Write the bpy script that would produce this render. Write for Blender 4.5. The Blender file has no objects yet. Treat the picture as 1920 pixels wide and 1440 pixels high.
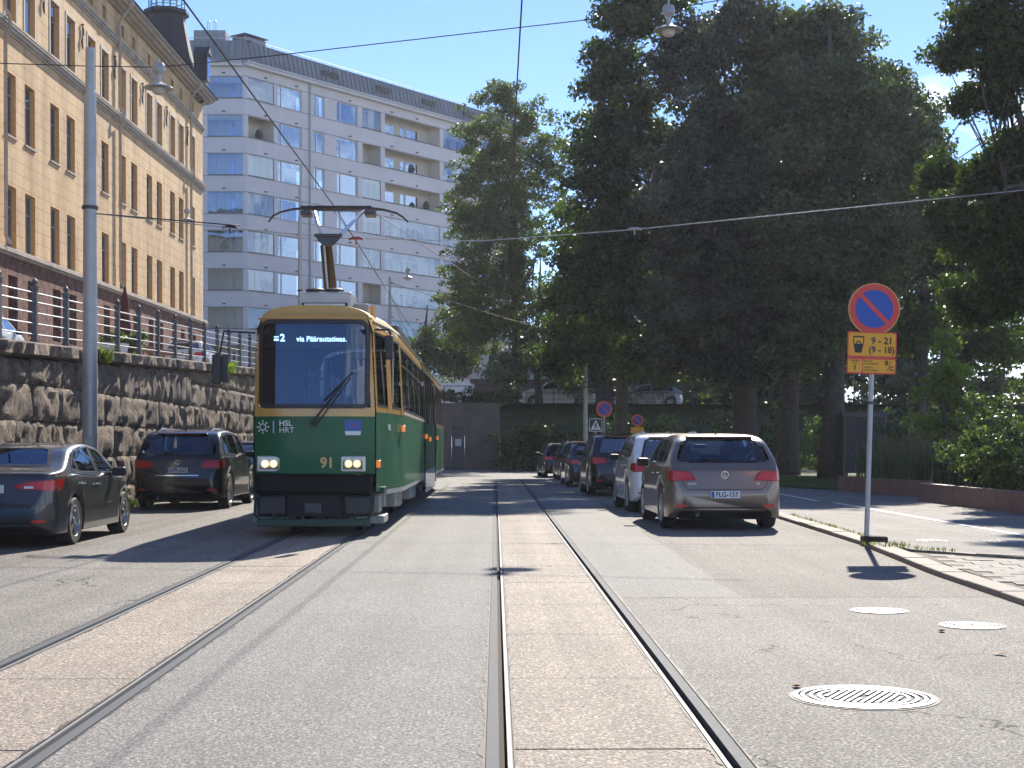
import bpy, bmesh, math, random
import numpy as np
from mathutils import Vector, Matrix, noise
from mathutils.bvhtree import BVHTree
from mathutils.geometry import tessellate_polygon

# ---------------------------------------------------------------- camera, world, sun, exposure
scene = bpy.context.scene
COL = scene.collection
rnd = random.Random(7)
F = 2770.0                      # focal length in photograph pixels (1920 wide)
cam_data = bpy.data.cameras.new('camera')
cam = bpy.data.objects.new('camera', cam_data)
COL.objects.link(cam)
cam.location = (0, 0, 1.33)
cam.rotation_euler = (math.radians(90), 0, -0.0112)
cam_data.sensor_width = 36
cam_data.lens = 36 * F / 1920
cam_data.shift_y = (837 - 720) / 1920
cam_data.clip_end = 3000
scene.camera = cam

SUN = Vector((1.11, 4.66, 3.25)).normalized()      # towards the sun, from the sign's shadow on the road
world = bpy.data.worlds.new('World')
scene.world = world
world.use_nodes = True
wn = world.node_tree.nodes
wl = world.node_tree.links
wn.clear()
w_out = wn.new('ShaderNodeOutputWorld')
w_bg = wn.new('ShaderNodeBackground')
w_sky = wn.new('ShaderNodeTexSky')
w_sky.sky_type = 'NISHITA'
w_sky.sun_disc = False
w_sky.sun_elevation = math.asin(SUN.z)
w_sky.sun_rotation = math.atan2(SUN.x, SUN.y)
w_sky.air_density = 1.0
w_sky.dust_density = 0.0
w_sky.altitude = 2500
w_sky.ozone_density = 3.0
w_bg.inputs['Strength'].default_value = 0.12
# a few small fair-weather clouds low in the sky
w_tc = wn.new('ShaderNodeTexCoord')
w_mp = wn.new('ShaderNodeMapping')
w_mp.inputs['Scale'].default_value = (7, 7, 16)
w_no = wn.new('ShaderNodeTexNoise')
w_no.inputs['Scale'].default_value = 1.0
w_no.inputs['Detail'].default_value = 7
w_no.inputs['Roughness'].default_value = 0.55
w_cr = wn.new('ShaderNodeValToRGB')
w_cr.color_ramp.elements[0].position = 0.46
w_cr.color_ramp.elements[1].position = 0.58
w_sep = wn.new('ShaderNodeSeparateXYZ')
w_el = wn.new('ShaderNodeMapRange')               # clouds thin out with height
w_el.inputs['From Min'].default_value = 0.245
w_el.inputs['From Max'].default_value = 0.215
w_az = wn.new('ShaderNodeMapRange')
w_az.inputs['From Min'].default_value = 0.20
w_az.inputs['From Max'].default_value = 0.27
w_mul = wn.new('ShaderNodeMath'); w_mul.operation = 'MULTIPLY'
w_mul2 = wn.new('ShaderNodeMath'); w_mul2.operation = 'MULTIPLY'
w_mix = wn.new('ShaderNodeMixRGB')
w_mix.inputs['Color2'].default_value = (10.5, 10.8, 11.4, 1)
wl.new(w_tc.outputs['Generated'], w_mp.inputs['Vector'])
wl.new(w_mp.outputs[0], w_no.inputs['Vector'])
wl.new(w_no.outputs['Fac'], w_cr.inputs['Fac'])
wl.new(w_tc.outputs['Generated'], w_sep.inputs[0])
wl.new(w_sep.outputs['Z'], w_el.inputs['Value'])
wl.new(w_sep.outputs['X'], w_az.inputs['Value'])
wl.new(w_cr.outputs['Color'], w_mul.inputs[0])
wl.new(w_el.outputs[0], w_mul.inputs[1])
wl.new(w_mul.outputs[0], w_mul2.inputs[0])
wl.new(w_az.outputs[0], w_mul2.inputs[1])
wl.new(w_mul2.outputs[0], w_mix.inputs['Fac'])
w_hs = wn.new('ShaderNodeHueSaturation'); w_hs.inputs['Saturation'].default_value = 1.06
w_tint = wn.new('ShaderNodeMixRGB'); w_tint.blend_type = 'MULTIPLY'; w_tint.inputs['Fac'].default_value = 1
w_tint.inputs['Color2'].default_value = (.95, .925, 1.03, 1)
wl.new(w_sky.outputs['Color'], w_hs.inputs['Color']); wl.new(w_hs.outputs[0], w_tint.inputs['Color1'])
wl.new(w_tint.outputs[0], w_mix.inputs['Color1'])
wl.new(w_mix.outputs[0], w_bg.inputs['Color'])
wl.new(w_bg.outputs[0], w_out.inputs['Surface'])

sun_data = bpy.data.lights.new('sun', 'SUN')
sun_data.energy = 5.0
sun_data.angle = math.radians(0.53)
sun_data.color = (1.0, 0.92, 0.80)
sun = bpy.data.objects.new('sun', sun_data)
COL.objects.link(sun)
sun.rotation_euler = SUN.to_track_quat('Z', 'Y').to_euler()

scene.view_settings.view_transform = 'Standard'
scene.view_settings.look = 'None'
scene.view_settings.exposure = 0.85
scene.view_settings.gamma = 1.0
scene.view_settings.use_curve_mapping = False
scene.cycles.max_bounces = 8
scene.cycles.transparent_max_bounces = 16
scene.cycles.caustics_reflective = False
scene.cycles.caustics_refractive = False

# ---------------------------------------------------------------- helpers
def at(px, py, Y):
    """world point seen at photograph pixel (px, py) at distance Y along the street"""
    g = F / Y
    return Vector(((px - 929) / g, Y, 1.33 + (837 - py) / g))

def tag(o, label=None, cat=None, group=None, kind=None):
    if label: o['label'] = label
    if cat: o['category'] = cat
    if group: o['group'] = group
    if kind: o['kind'] = kind
    return o

def thing(name, label, cat, loc=(0, 0, 0), rotz=0.0, group=None, rot=None):
    o = bpy.data.objects.new(name, None)
    o.empty_display_size = 0.2
    COL.objects.link(o)
    o.location = loc
    o.rotation_euler = rot if rot else (0, 0, rotz)
    return tag(o, label, cat, group)

def place(name, mesh, parent=None, loc=(0, 0, 0), rot=(0, 0, 0), scale=(1, 1, 1)):
    o = bpy.data.objects.new(name, mesh)
    COL.objects.link(o)
    o.location = loc; o.rotation_euler = rot; o.scale = scale
    if parent: o.parent = parent
    return o

def copy_tree(o, loc=None, rotz=None, label=None):
    c = o.copy(); COL.objects.link(c)
    if loc is not None: c.location = loc
    if rotz is not None: c.rotation_euler.z = rotz
    if label: c['label'] = label
    for ch in list(o.children):
        d = ch.copy(); COL.objects.link(d); d.parent = c
        for g in list(ch.children):
            e = g.copy(); COL.objects.link(e); e.parent = d
    return c

def interp(tab, x):
    if x <= tab[0][0]: return tab[0][1]
    for (a, b), (c, d) in zip(tab, tab[1:]):
        if x <= c: return b + (d - b) * (x - a) / (c - a)
    return tab[-1][1]

def sinterp(tab, x):
    """smoother interpolation (monotone-ish cubic)"""
    n = len(tab)
    if x <= tab[0][0]: return tab[0][1]
    if x >= tab[-1][0]: return tab[-1][1]
    for i in range(n - 1):
        x0, y0 = tab[i]; x1, y1 = tab[i + 1]
        if x <= x1:
            h = x1 - x0; s = (y1 - y0) / h
            def slope(k):
                if k == 0 or k == n - 1: return (tab[min(k+1, n-1)][1] - tab[max(k-1, 0)][1]) / (tab[min(k+1, n-1)][0] - tab[max(k-1, 0)][0])
                a = (tab[k][1] - tab[k-1][1]) / (tab[k][0] - tab[k-1][0])
                b = (tab[k+1][1] - tab[k][1]) / (tab[k+1][0] - tab[k][0])
                if a * b <= 0: return 0
                return 2 * a * b / (a + b)
            m0, m1 = slope(i), slope(i + 1)
            t = (x - x0) / h
            return ((2*t**3-3*t**2+1)*y0 + (t**3-2*t**2+t)*h*m0 + (-2*t**3+3*t**2)*y1 + (t**3-t**2)*h*m1)

class MB:
    def __init__(s): s.v = []; s.f = []
    def quad(s, a, b, c, d):
        n = len(s.v); s.v += [tuple(a), tuple(b), tuple(c), tuple(d)]; s.f.append((n, n+1, n+2, n+3)); return s
    def poly(s, pts):
        n = len(s.v); s.v += [tuple(p) for p in pts]; s.f.append(tuple(range(n, n+len(pts)))); return s
    def box(s, x0, x1, y0, y1, z0, z1, M=None):
        n = len(s.v)
        P = [(x0,y0,z0),(x1,y0,z0),(x1,y1,z0),(x0,y1,z0),(x0,y0,z1),(x1,y0,z1),(x1,y1,z1),(x0,y1,z1)]
        if M is not None: P = [tuple(M @ Vector(p)) for p in P]
        s.v += P
        s.f += [tuple(n+i for i in q) for q in ((3,2,1,0),(4,5,6,7),(0,1,5,4),(1,2,6,5),(2,3,7,6),(3,0,4,7))]
        return s
    def cyl(s, p0, p1, r0, r1=None, n=10, caps=True):
        return s.tube([p0, p1], [r0, r0 if r1 is None else r1], n, caps)
    def tube(s, pts, radii, n=8, caps=True):
        pts = [Vector(p) for p in pts]
        if not hasattr(radii, '__len__'): radii = [radii]*len(pts)
        base = len(s.v); up = None
        for i, p in enumerate(pts):
            d = (pts[min(i+1, len(pts)-1)] - pts[max(i-1, 0)]).normalized()
            if up is None:
                up = Vector((0,0,1)) if abs(d.z) < .9 else Vector((1,0,0))
            a = d.cross(up)
            if a.length < 1e-4: a = d.orthogonal()
            a.normalize(); b = a.cross(d).normalized(); up = b
            for k in range(n):
                t = 2*math.pi*k/n
                s.v.append(tuple(p + (a*math.cos(t) + b*math.sin(t))*radii[i]))
        for i in range(len(pts)-1):
            for k in range(n):
                q = base+i*n
                s.f.append((q+k, q+(k+1)%n, q+n+(k+1)%n, q+n+k))
        if caps:
            s.f.append(tuple(base+k for k in range(n))[::-1])
            e = base+(len(pts)-1)*n
            s.f.append(tuple(e+k for k in range(n)))
        return s
    def lathe(s, prof, n=24, M=None, close=False):
        """prof: (r, z) pairs round the local Z axis"""
        base = len(s.v)
        for (r, z) in prof:
            for k in range(n):
                t = 2*math.pi*k/n
                p = Vector((r*math.cos(t), r*math.sin(t), z))
                s.v.append(tuple(M @ p) if M is not None else tuple(p))
        for i in range(len(prof)-1):
            for k in range(n):
                q = base+i*n
                s.f.append((q+k, q+(k+1)%n, q+n+(k+1)%n, q+n+k))
        if close:
            s.f.append(tuple(base+k for k in range(n))[::-1])
            e = base+(len(prof)-1)*n
            s.f.append(tuple(e+k for k in range(n)))
        return s
    def prism(s, poly, h0, h1, fn):
        """2-D polygon extruded from h0 to h1; fn(u, v, h) -> point"""
        n = len(poly); b = len(s.v)
        s.v += [tuple(fn(u, v, h0)) for u, v in poly] + [tuple(fn(u, v, h1)) for u, v in poly]
        s.f.append(tuple(range(b, b+n))[::-1]); s.f.append(tuple(range(b+n, b+2*n)))
        for i in range(n):
            j = (i+1) % n
            s.f.append((b+i, b+j, b+n+j, b+n+i))
        return s
    def mesh(s, name, mat=None, smooth=False, fix=True, weld=False):
        me = bpy.data.meshes.new(name)
        me.from_pydata(s.v, [], s.f)
        if fix or weld:
            bm = bmesh.new(); bm.from_mesh(me)
            if weld: bmesh.ops.remove_doubles(bm, verts=bm.verts, dist=1e-4)
            bmesh.ops.recalc_face_normals(bm, faces=bm.faces)
            bm.to_mesh(me); bm.free()
        if smooth:
            me.polygons.foreach_set('use_smooth', [True]*len(me.polygons))
            if smooth != 'all':
                try: me.set_sharp_from_angle(angle=math.radians(40))
                except Exception: pass
        if mat: me.materials.append(mat)
        me.update()
        return me
    def build(s, name, mat, parent=None, smooth=False, bevel=0, fix=True, weld=False, loc=(0,0,0), rot=(0,0,0)):
        o = place(name, s.mesh(name, mat, smooth, fix, weld), parent, loc, rot)
        if bevel:
            m = o.modifiers.new('bevel', 'BEVEL'); m.width = bevel; m.segments = 2; m.limit_method = 'ANGLE'; m.angle_limit = math.radians(40)
        return o

def text(body, size, loc, mat, parent=None, name='lettering', rot=(math.pi/2, 0, 0), extrude=0.002, align='CENTER', sx=1.0, offset=0.0):
    cu = bpy.data.curves.new(name, 'FONT')
    cu.body = body; cu.size = size; cu.extrude = extrude; cu.align_x = align; cu.align_y = 'CENTER'; cu.offset = offset
    cu.resolution_u = 3
    cu.materials.append(mat)
    tmp = bpy.data.objects.new(name, cu)
    me = bpy.data.meshes.new_from_object(tmp)       # the letters as a real mesh
    bpy.data.objects.remove(tmp)
    o = bpy.data.objects.new(name, me); COL.objects.link(o); o['kind'] = 'stuff'
    o.location = loc; o.rotation_euler = rot; o.scale = (sx, 1, 1)
    if parent: o.parent = parent
    return o

# ---------------------------------------------------------------- materials
def new_mat(name):
    m = bpy.data.materials.new(name); m.use_nodes = True
    nt = m.node_tree
    return m, nt, nt.nodes['Principled BSDF']

def mat(name, col, rough=.6, metal=0, spec=.5, coat=0, noise_amt=0, noise_scale=8, bump=0, bump_scale=60, dirt=None, emis=None, estr=0, coords='Object'):
    m, nt, p = new_mat(name)
    N, L = nt.nodes, nt.links
    p.inputs['Base Color'].default_value = (*col, 1)
    p.inputs['Roughness'].default_value = rough
    p.inputs['Metallic'].default_value = metal
    p.inputs['Specular IOR Level'].default_value = spec
    p.inputs['Coat Weight'].default_value = coat
    p.inputs['Coat Roughness'].default_value = .04
    if emis:
        p.inputs['Emission Color'].default_value = (*emis, 1); p.inputs['Emission Strength'].default_value = estr
    tc = N.new('ShaderNodeTexCoord')
    if noise_amt:
        no = N.new('ShaderNodeTexNoise'); no.inputs['Scale'].default_value = noise_scale; no.inputs['Detail'].default_value = 6
        L.new(tc.outputs[coords], no.inputs['Vector'])
        mr = N.new('ShaderNodeMapRange'); mr.inputs['From Min'].default_value = .3; mr.inputs['From Max'].default_value = .7
        mr.inputs['To Min'].default_value = 1-noise_amt; mr.inputs['To Max'].default_value = 1+noise_amt
        L.new(no.outputs['Fac'], mr.inputs['Value'])
        mx = N.new('ShaderNodeVectorMath'); mx.operation = 'SCALE'
        mx.inputs[0].default_value = col
        L.new(mr.outputs[0], mx.inputs['Scale'])
        src = mx.outputs[0]
        if dirt:
            n2 = N.new('ShaderNodeTexNoise'); n2.inputs['Scale'].default_value = noise_scale*.35; n2.inputs['Detail'].default_value = 8; n2.inputs['Roughness'].default_value = .7
            L.new(tc.outputs[coords], n2.inputs['Vector'])
            cr = N.new('ShaderNodeValToRGB'); cr.color_ramp.elements[0].position = .52; cr.color_ramp.elements[1].position = .75
            L.new(n2.outputs['Fac'], cr.inputs['Fac'])
            mm = N.new('ShaderNodeMixRGB'); mm.inputs['Color2'].default_value = (*dirt, 1)
            L.new(cr.outputs['Color'], mm.inputs['Fac']); L.new(src, mm.inputs['Color1']); src = mm.outputs[0]
        L.new(src, p.inputs['Base Color'])
        mr2 = N.new('ShaderNodeMapRange'); mr2.inputs['To Min'].default_value = max(0, rough-.1); mr2.inputs['To Max'].default_value = min(1, rough+.1)
        L.new(no.outputs['Fac'], mr2.inputs['Value']); L.new(mr2.outputs[0], p.inputs['Roughness'])
    if bump:
        nb = N.new('ShaderNodeTexNoise'); nb.inputs['Scale'].default_value = bump_scale; nb.inputs['Detail'].default_value = 8
        L.new(tc.outputs[coords], nb.inputs['Vector'])
        b = N.new('ShaderNodeBump'); b.inputs['Strength'].default_value = bump; b.inputs['Distance'].default_value = .02
        L.new(nb.outputs['Fac'], b.inputs['Height']); L.new(b.outputs[0], p.inputs['Normal'])
    return m

def asphalt(name, base, dark, light, scale=90, crack=0.0, tintv=.12, rough=.82):
    m, nt, p = new_mat(name); N, L = nt.nodes, nt.links
    g = N.new('ShaderNodeNewGeometry')
    def nz(sc, det=4, ro=.5):
        n = N.new('ShaderNodeTexNoise'); n.inputs['Scale'].default_value = sc; n.inputs['Detail'].default_value = det; n.inputs['Roughness'].default_value = ro
        L.new(g.outputs['Position'], n.inputs['Vector']); return n
    fine = nz(scale*.62, 5, .85)
    cr = N.new('ShaderNodeValToRGB')
    cr.color_ramp.elements[0].position = .41; cr.color_ramp.elements[0].color = (*dark, 1)
    cr.color_ramp.elements[1].position = .61; cr.color_ramp.elements[1].color = (*light, 1)
    e = cr.color_ramp.elements.new(.5); e.color = (*base, 1)
    L.new(fine.outputs['Fac'], cr.inputs['Fac'])
    # single stones of the aggregate, light and dark
    vs = N.new('ShaderNodeTexVoronoi'); vs.inputs['Scale'].default_value = scale*.85; L.new(g.outputs['Position'], vs.inputs['Vector'])
    sv = N.new('ShaderNodeSeparateColor'); L.new(vs.outputs['Color'], sv.inputs[0])
    c2 = N.new('ShaderNodeValToRGB'); E = c2.color_ramp.elements
    E[0].position = 0; E[0].color = (.45,.44,.43,1); E[1].position = 1; E[1].color = (1.75,1.72,1.65,1)
    e = E.new(.22); e.color = (.72,.71,.70,1); e = E.new(.80); e.color = (1.0,1.0,1.0,1)
    L.new(sv.outputs[0], c2.inputs['Fac'])
    mu0 = N.new('ShaderNodeMixRGB'); mu0.blend_type = 'MULTIPLY'; mu0.inputs['Fac'].default_value = 1
    L.new(cr.outputs[0], mu0.inputs['Color1']); L.new(c2.outputs[0], mu0.inputs['Color2'])
    big = nz(.55, 6, .6)
    mr = N.new('ShaderNodeMapRange'); mr.inputs['From Min'].default_value = .3; mr.inputs['From Max'].default_value = .7
    mr.inputs['To Min'].default_value = 1-tintv; mr.inputs['To Max'].default_value = 1+tintv
    L.new(big.outputs['Fac'], mr.inputs['Value'])
    # long faint streaks left by tyres, along the street
    mp = N.new('ShaderNodeMapping'); mp.inputs['Scale'].default_value = (3.2, .07, 1); L.new(g.outputs['Position'], mp.inputs['Vector'])
    st = N.new('ShaderNodeTexNoise'); st.inputs['Scale'].default_value = 1.0; st.inputs['Detail'].default_value = 4; L.new(mp.outputs[0], st.inputs['Vector'])
    mr3 = N.new('ShaderNodeMapRange'); mr3.inputs['From Min'].default_value = .35; mr3.inputs['From Max'].default_value = .65
    mr3.inputs['To Min'].default_value = 1-tintv; mr3.inputs['To Max'].default_value = 1+tintv*.6
    L.new(st.outputs['Fac'], mr3.inputs['Value'])
    mu = N.new('ShaderNodeMath'); mu.operation = 'MULTIPLY'; L.new(mr.outputs[0], mu.inputs[0]); L.new(mr3.outputs[0], mu.inputs[1])
    sc = N.new('ShaderNodeVectorMath'); sc.operation = 'SCALE'
    L.new(mu0.outputs[0], sc.inputs[0]); L.new(mu.outputs[0], sc.inputs['Scale'])
    src = sc.outputs[0]
    h = fine.outputs['Fac']
    if crack:
        wv = nz(1.6, 5, .6)
        ad = N.new('ShaderNodeVectorMath'); ad.operation = 'MULTIPLY_ADD'
        ad.inputs[1].default_value = (.9, .9, 0)
        L.new(wv.outputs['Color'], ad.inputs[0]); L.new(g.outputs['Position'], ad.inputs[2])
        vo = N.new('ShaderNodeTexVoronoi'); vo.feature = 'DISTANCE_TO_EDGE'; vo.inputs['Scale'].default_value = .8
        L.new(ad.outputs[0], vo.inputs['Vector'])
        lt = N.new('ShaderNodeMath'); lt.operation = 'LESS_THAN'; lt.inputs[1].default_value = .006
        L.new(vo.outputs['Distance'], lt.inputs[0])
        mk = nz(.45, 2, .5)
        gt = N.new('ShaderNodeMath'); gt.operation = 'GREATER_THAN'; gt.inputs[1].default_value = 1-crack
        L.new(mk.outputs['Fac'], gt.inputs[0])
        ml = N.new('ShaderNodeMath'); ml.operation = 'MULTIPLY'; L.new(lt.outputs[0], ml.inputs[0]); L.new(gt.outputs[0], ml.inputs[1])
        mm = N.new('ShaderNodeMixRGB'); mm.inputs['Color2'].default_value = (.018, .017, .016, 1)
        L.new(ml.outputs[0], mm.inputs['Fac']); L.new(src, mm.inputs['Color1']); src = mm.outputs[0]
    L.new(src, p.inputs['Base Color'])
    p.inputs['Roughness'].default_value = rough
    p.inputs['Specular IOR Level'].default_value = .22
    b = N.new('ShaderNodeBump'); b.inputs['Strength'].default_value = .6; b.inputs['Distance'].default_value = .005
    L.new(h, b.inputs['Height']); L.new(b.outputs[0], p.inputs['Normal'])
    return m

def glass(name, tint=(.25,.32,.36), see=.5, rough=.02, refl=1.0):
    """window glass: tinted see-through mixed with mirror reflection by angle"""
    m = bpy.data.materials.new(name); m.use_nodes = True
    nt = m.node_tree; N, L = nt.nodes, nt.links; N.clear()
    out = N.new('ShaderNodeOutputMaterial')
    tr = N.new('ShaderNodeBsdfTransparent'); tr.inputs['Color'].default_value = (*tint, 1)
    gl = N.new('ShaderNodeBsdfGlossy'); gl.inputs['Roughness'].default_value = rough
    gl.inputs['Color'].default_value = (*refl, 1) if isinstance(refl, tuple) else (.9*refl, .95*refl, 1.0*refl, 1)  # bluish refl puts the reflected sky's blue into the gloss colour
    fr = N.new('ShaderNodeLayerWeight'); fr.inputs['Blend'].default_value = 1-see
    mr = N.new('ShaderNodeMapRange'); mr.inputs['To Min'].default_value = .06+.25*(1-see); mr.inputs['To Max'].default_value = 1
    # slight waviness of real panes
    tc = N.new('ShaderNodeNewGeometry'); no = N.new('ShaderNodeTexNoise'); no.inputs['Scale'].default_value = .9
    L.new(tc.outputs['Position'], no.inputs['Vector'])
    b = N.new('ShaderNodeBump'); b.inputs['Strength'].default_value = .12; b.inputs['Distance'].default_value = .05
    L.new(no.outputs['Fac'], b.inputs['Height']); L.new(b.outputs[0], gl.inputs['Normal'])
    L.new(fr.outputs['Fresnel'], mr.inputs['Value'])
    mx = N.new('ShaderNodeMixShader')
    L.new(mr.outputs[0], mx.inputs['Fac']); L.new(tr.outputs[0], mx.inputs[1]); L.new(gl.outputs[0], mx.inputs[2])
    L.new(mx.outputs[0], out.inputs['Surface'])
    return m

def leaf_mat(name, c0, c1, trans=.35, rough=.5):
    m = bpy.data.materials.new(name); m.use_nodes = True
    nt = m.node_tree; N, L = nt.nodes, nt.links
    p = N['Principled BSDF']; out = N['Material Output']
    at_ = N.new('ShaderNodeAttribute'); at_.attribute_name = 'tint'
    mx = N.new('ShaderNodeMixRGB'); mx.inputs['Color1'].default_value = (*c0, 1); mx.inputs['Color2'].default_value = (*c1, 1)
    L.new(at_.outputs['Fac'], mx.inputs['Fac']); L.new(mx.outputs[0], p.inputs['Base Color'])
    p.inputs['Roughness'].default_value = rough; p.inputs['Specular IOR Level'].default_value = .45
    tl = N.new('ShaderNodeBsdfTranslucent')
    mc = N.new('ShaderNodeMixRGB'); mc.blend_type = 'MULTIPLY'; mc.inputs['Fac'].default_value = 1; mc.inputs['Color2'].default_value = (1.5, 1.9, .45, 1)
    L.new(mx.outputs[0], mc.inputs['Color1']); L.new(mc.outputs[0], tl.inputs['Color'])
    ms = N.new('ShaderNodeMixShader'); ms.inputs['Fac'].default_value = trans
    L.new(p.outputs[0], ms.inputs[1]); L.new(tl.outputs[0], ms.inputs[2]); L.new(ms.outputs[0], out.inputs['Surface'])
    return m

M = {}
M['asphalt'] = asphalt('asphalt_grey', (.205,.196,.178), (.085,.08,.072), (.46,.445,.42), 95, crack=.46)
M['asphalt_smooth'] = asphalt('asphalt_smooth', (.225,.222,.21), (.115,.113,.108), (.43,.425,.41), 110, tintv=.08)
M['asphalt_warm'] = asphalt('asphalt_warm', (.165,.152,.134), (.05,.045,.04), (.42,.40,.37), 85, crack=.45)
M['concrete_track'] = asphalt('concrete_track', (.35,.30,.25), (.18,.15,.125), (.56,.51,.45), 90, tintv=.14)
M['groove'] = mat('groove_dirt', (.05,.035,.022), .95, noise_amt=.5, noise_scale=9)
M['groove_dark'] = mat('groove_steel_dark', (.02,.018,.018), .8)
M['rail'] = mat('rail_steel', (.105,.115,.125), .75, metal=0, spec=.15, noise_amt=.10, noise_scale=20)
M['rail_lip'] = mat('rail_lip_steel', (.22,.22,.22), .6, metal=.2, spec=.2)
M['tar'] = mat('joint_tar', (.015,.014,.014), .7)
M['kerb'] = mat('kerb_granite', (.235,.205,.175), .8, noise_amt=.18, noise_scale=30, dirt=(.18,.16,.13), bump=.3)
M['paver'] = mat('grey_paver', (.165,.15,.135), .8, noise_amt=.15, noise_scale=20, bump=.3)
M['marking'] = mat('white_marking', (.68,.68,.66), .7, noise_amt=.2, noise_scale=25, dirt=(.2,.2,.19))
M['iron'] = mat('cast_iron', (.36,.355,.35), .5, metal=.25, spec=.3, noise_amt=.15, noise_scale=30)  # iron made pale: the sun's glare is put into its colour
M['soil'] = mat('soil', (.05,.038,.025), .95, noise_amt=.3, noise_scale=3)
M['grass_ground'] = mat('grass_ground', (.045,.065,.02), .95, noise_amt=.4, noise_scale=2)
M['rock'] = None
M['stucco'] = None
M['white'] = mat('white_paint', (.78,.78,.76), .5)
M['black'] = mat('black_plastic', (.02,.02,.022), .45)
M['rubber'] = mat('rubber', (.022,.022,.023), .8)
M['chrome'] = mat('chrome', (.75,.76,.78), .12, metal=1)
M['rim'] = mat('alloy_rim', (.42,.43,.45), .28, metal=.9)
M['galv'] = mat('galvanised_steel', (.42,.44,.44), .45, metal=.35, noise_amt=.1, noise_scale=5)
M['dark_metal'] = mat('dark_painted_metal', (.06,.065,.075), .45, metal=.3)
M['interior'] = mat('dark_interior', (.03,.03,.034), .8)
M['plate'] = mat('plate_white', (.75,.76,.78), .4)
M['plate_ink'] = mat('plate_ink', (.01,.01,.012), .5)
M['eu_blue'] = mat('plate_blue', (.02,.09,.42), .4)
M['lamp_red'] = mat('tail_lamp_red', (.62,.012,.012), .2, coat=.35)
M['lamp_dark'] = mat('tail_lamp_dark', (.34,.01,.012), .2, coat=.35)
M['lamp_clear'] = mat('lamp_clear', (.75,.75,.78), .1, coat=1)
M['orange'] = mat('orange_lamp', (.9,.22,.02), .2, coat=1, emis=(1,.25,.02), estr=.25)
M['glass_car'] = glass('car_glass', (.50,.58,.62), .78, refl=(.55,.68,.9))
M['glass_dark'] = glass('dark_car_glass', (.07,.08,.09), .5)
M['glass_tram'] = glass('tram_glass', (.22,.26,.28), .45)
M['glass_win'] = glass('window_glass', (.40,.48,.55), .40, refl=(.42,.62,.92))
M['glass_balc'] = glass('balcony_glass', (.66,.74,.82), .60, refl=(.50,.68,.92))
# ---------------------------------------------------------------- ground, road, tracks
def sheet(name, pts, z, m, kind='structure', parent=None, thick=0):
    mb = MB()
    if thick: mb.prism(pts, z-thick, z, lambda u, v, h: (u, v, h))
    else: mb.poly([(x, y, z) for x, y in pts])
    o = mb.build(name, m, parent)
    if kind and not parent: o['kind'] = kind
    return o

sheet('ground', [(-680,-180),(680,-180),(680,1480),(-680,1480)], -.12, M['soil'])

YN, YF = -6.0, 58.0            # straight piece of track
def lt(Y): return -0.0075 * (Y-6)         # the oncoming track drifts slightly left
def sweep_strip(name, xa, xb, z, m, drift=None, y0=YN, y1=YF, bot=None, nseg=8, parent=None, wob=0):
    """flat strip between x offsets xa..xb running along the street, with side walls down to bot"""
    mb = MB()
    ys = [y0+(y1-y0)*i/nseg for i in range(nseg+1)]
    f = drift if drift else (lambda y: 0)
    fa = f if not callable(xa) else (lambda y: 0); fb = f if not callable(xb) else (lambda y: 0)
    A = [(xa(y) if callable(xa) else xa+f(y)) for y in ys]
    B = [(xb(y) if callable(xb) else xb+f(y)) for y in ys]
    for i in range(nseg):
        mb.quad((A[i],ys[i],z),(B[i],ys[i],z),(B[i+1],ys[i+1],z),(A[i+1],ys[i+1],z))
        if bot is not None:
            mb.quad((A[i],ys[i],z),(A[i+1],ys[i+1],z),(A[i+1],ys[i+1],bot),(A[i],ys[i],bot))
            mb.quad((B[i],ys[i],z),(B[i+1],ys[i+1],z),(B[i+1],ys[i+1],bot),(B[i],ys[i],bot))
    o = mb.build(name, m, parent, fix=False)
    o['kind'] = 'structure'
    return o

def rail(x_run, side, drift):
    """grooved tram rail; x_run = running edge, side=-1: head lies left of the groove"""
    s = side
    def X(a): return x_run + s*a
    def rng(a, b): return (min(X(a),X(b)), max(X(a),X(b)))
    h0 = rng(0, .056); gr = rng(-.036, 0); lip = rng(-.056, -.036); tar1 = rng(.056,.066); tar2 = rng(-.064,-.056)
    r = sweep_strip('rail', h0[0], h0[1], .004, M['rail'], drift, bot=-.05)
    lp = sweep_strip('rail_lip', lip[0], lip[1], .002, M['rail_lip'], drift, bot=-.05, parent=r)
    g = sweep_strip('rail_groove', gr[0]+.001, gr[1]-.001, -.034, M['groove' if s < 0 else 'groove_dark'], drift, parent=r)
    for t in (tar1, tar2):
        sweep_strip('joint_seal', t[0], t[1], -.004, M['tar'], drift, parent=r)

def ragged(xe, dr, drift):
    # broken, tar-filled edge where the paving meets the rail
    mb = MB(); y = 4.5; f = drift or (lambda q: 0); w = .006; pw = .006
    while y < 26:
        st_ = rnd.uniform(.02,.07); w = max(.001, min(.03, w*.6 + rnd.choice((0,0,0,.004,.008,.016))))
        mb.quad((xe+f(y),y,.0025),(xe+f(y)+dr*pw,y,.0025),(xe+f(y+st_)+dr*w,y+st_,.0025),(xe+f(y+st_),y+st_,.0025))
        y += st_; pw = w
    o = mb.build('joint_seal', M['tar'], None, fix=False); o['kind'] = 'structure'
for args_ in ((-.048,-1,None),(1.080,1,None),(.079,1,None),(.953,-1,None),(-3.034,-1,lt),(-1.906,1,lt),(-2.907,1,lt),(-2.033,-1,lt)): ragged(*args_)
rail(.016, -1, None); rail(1.016, 1, None)
rail(-2.93-.04, -1, lt); rail(-1.96-.01, 1, lt)

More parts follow.
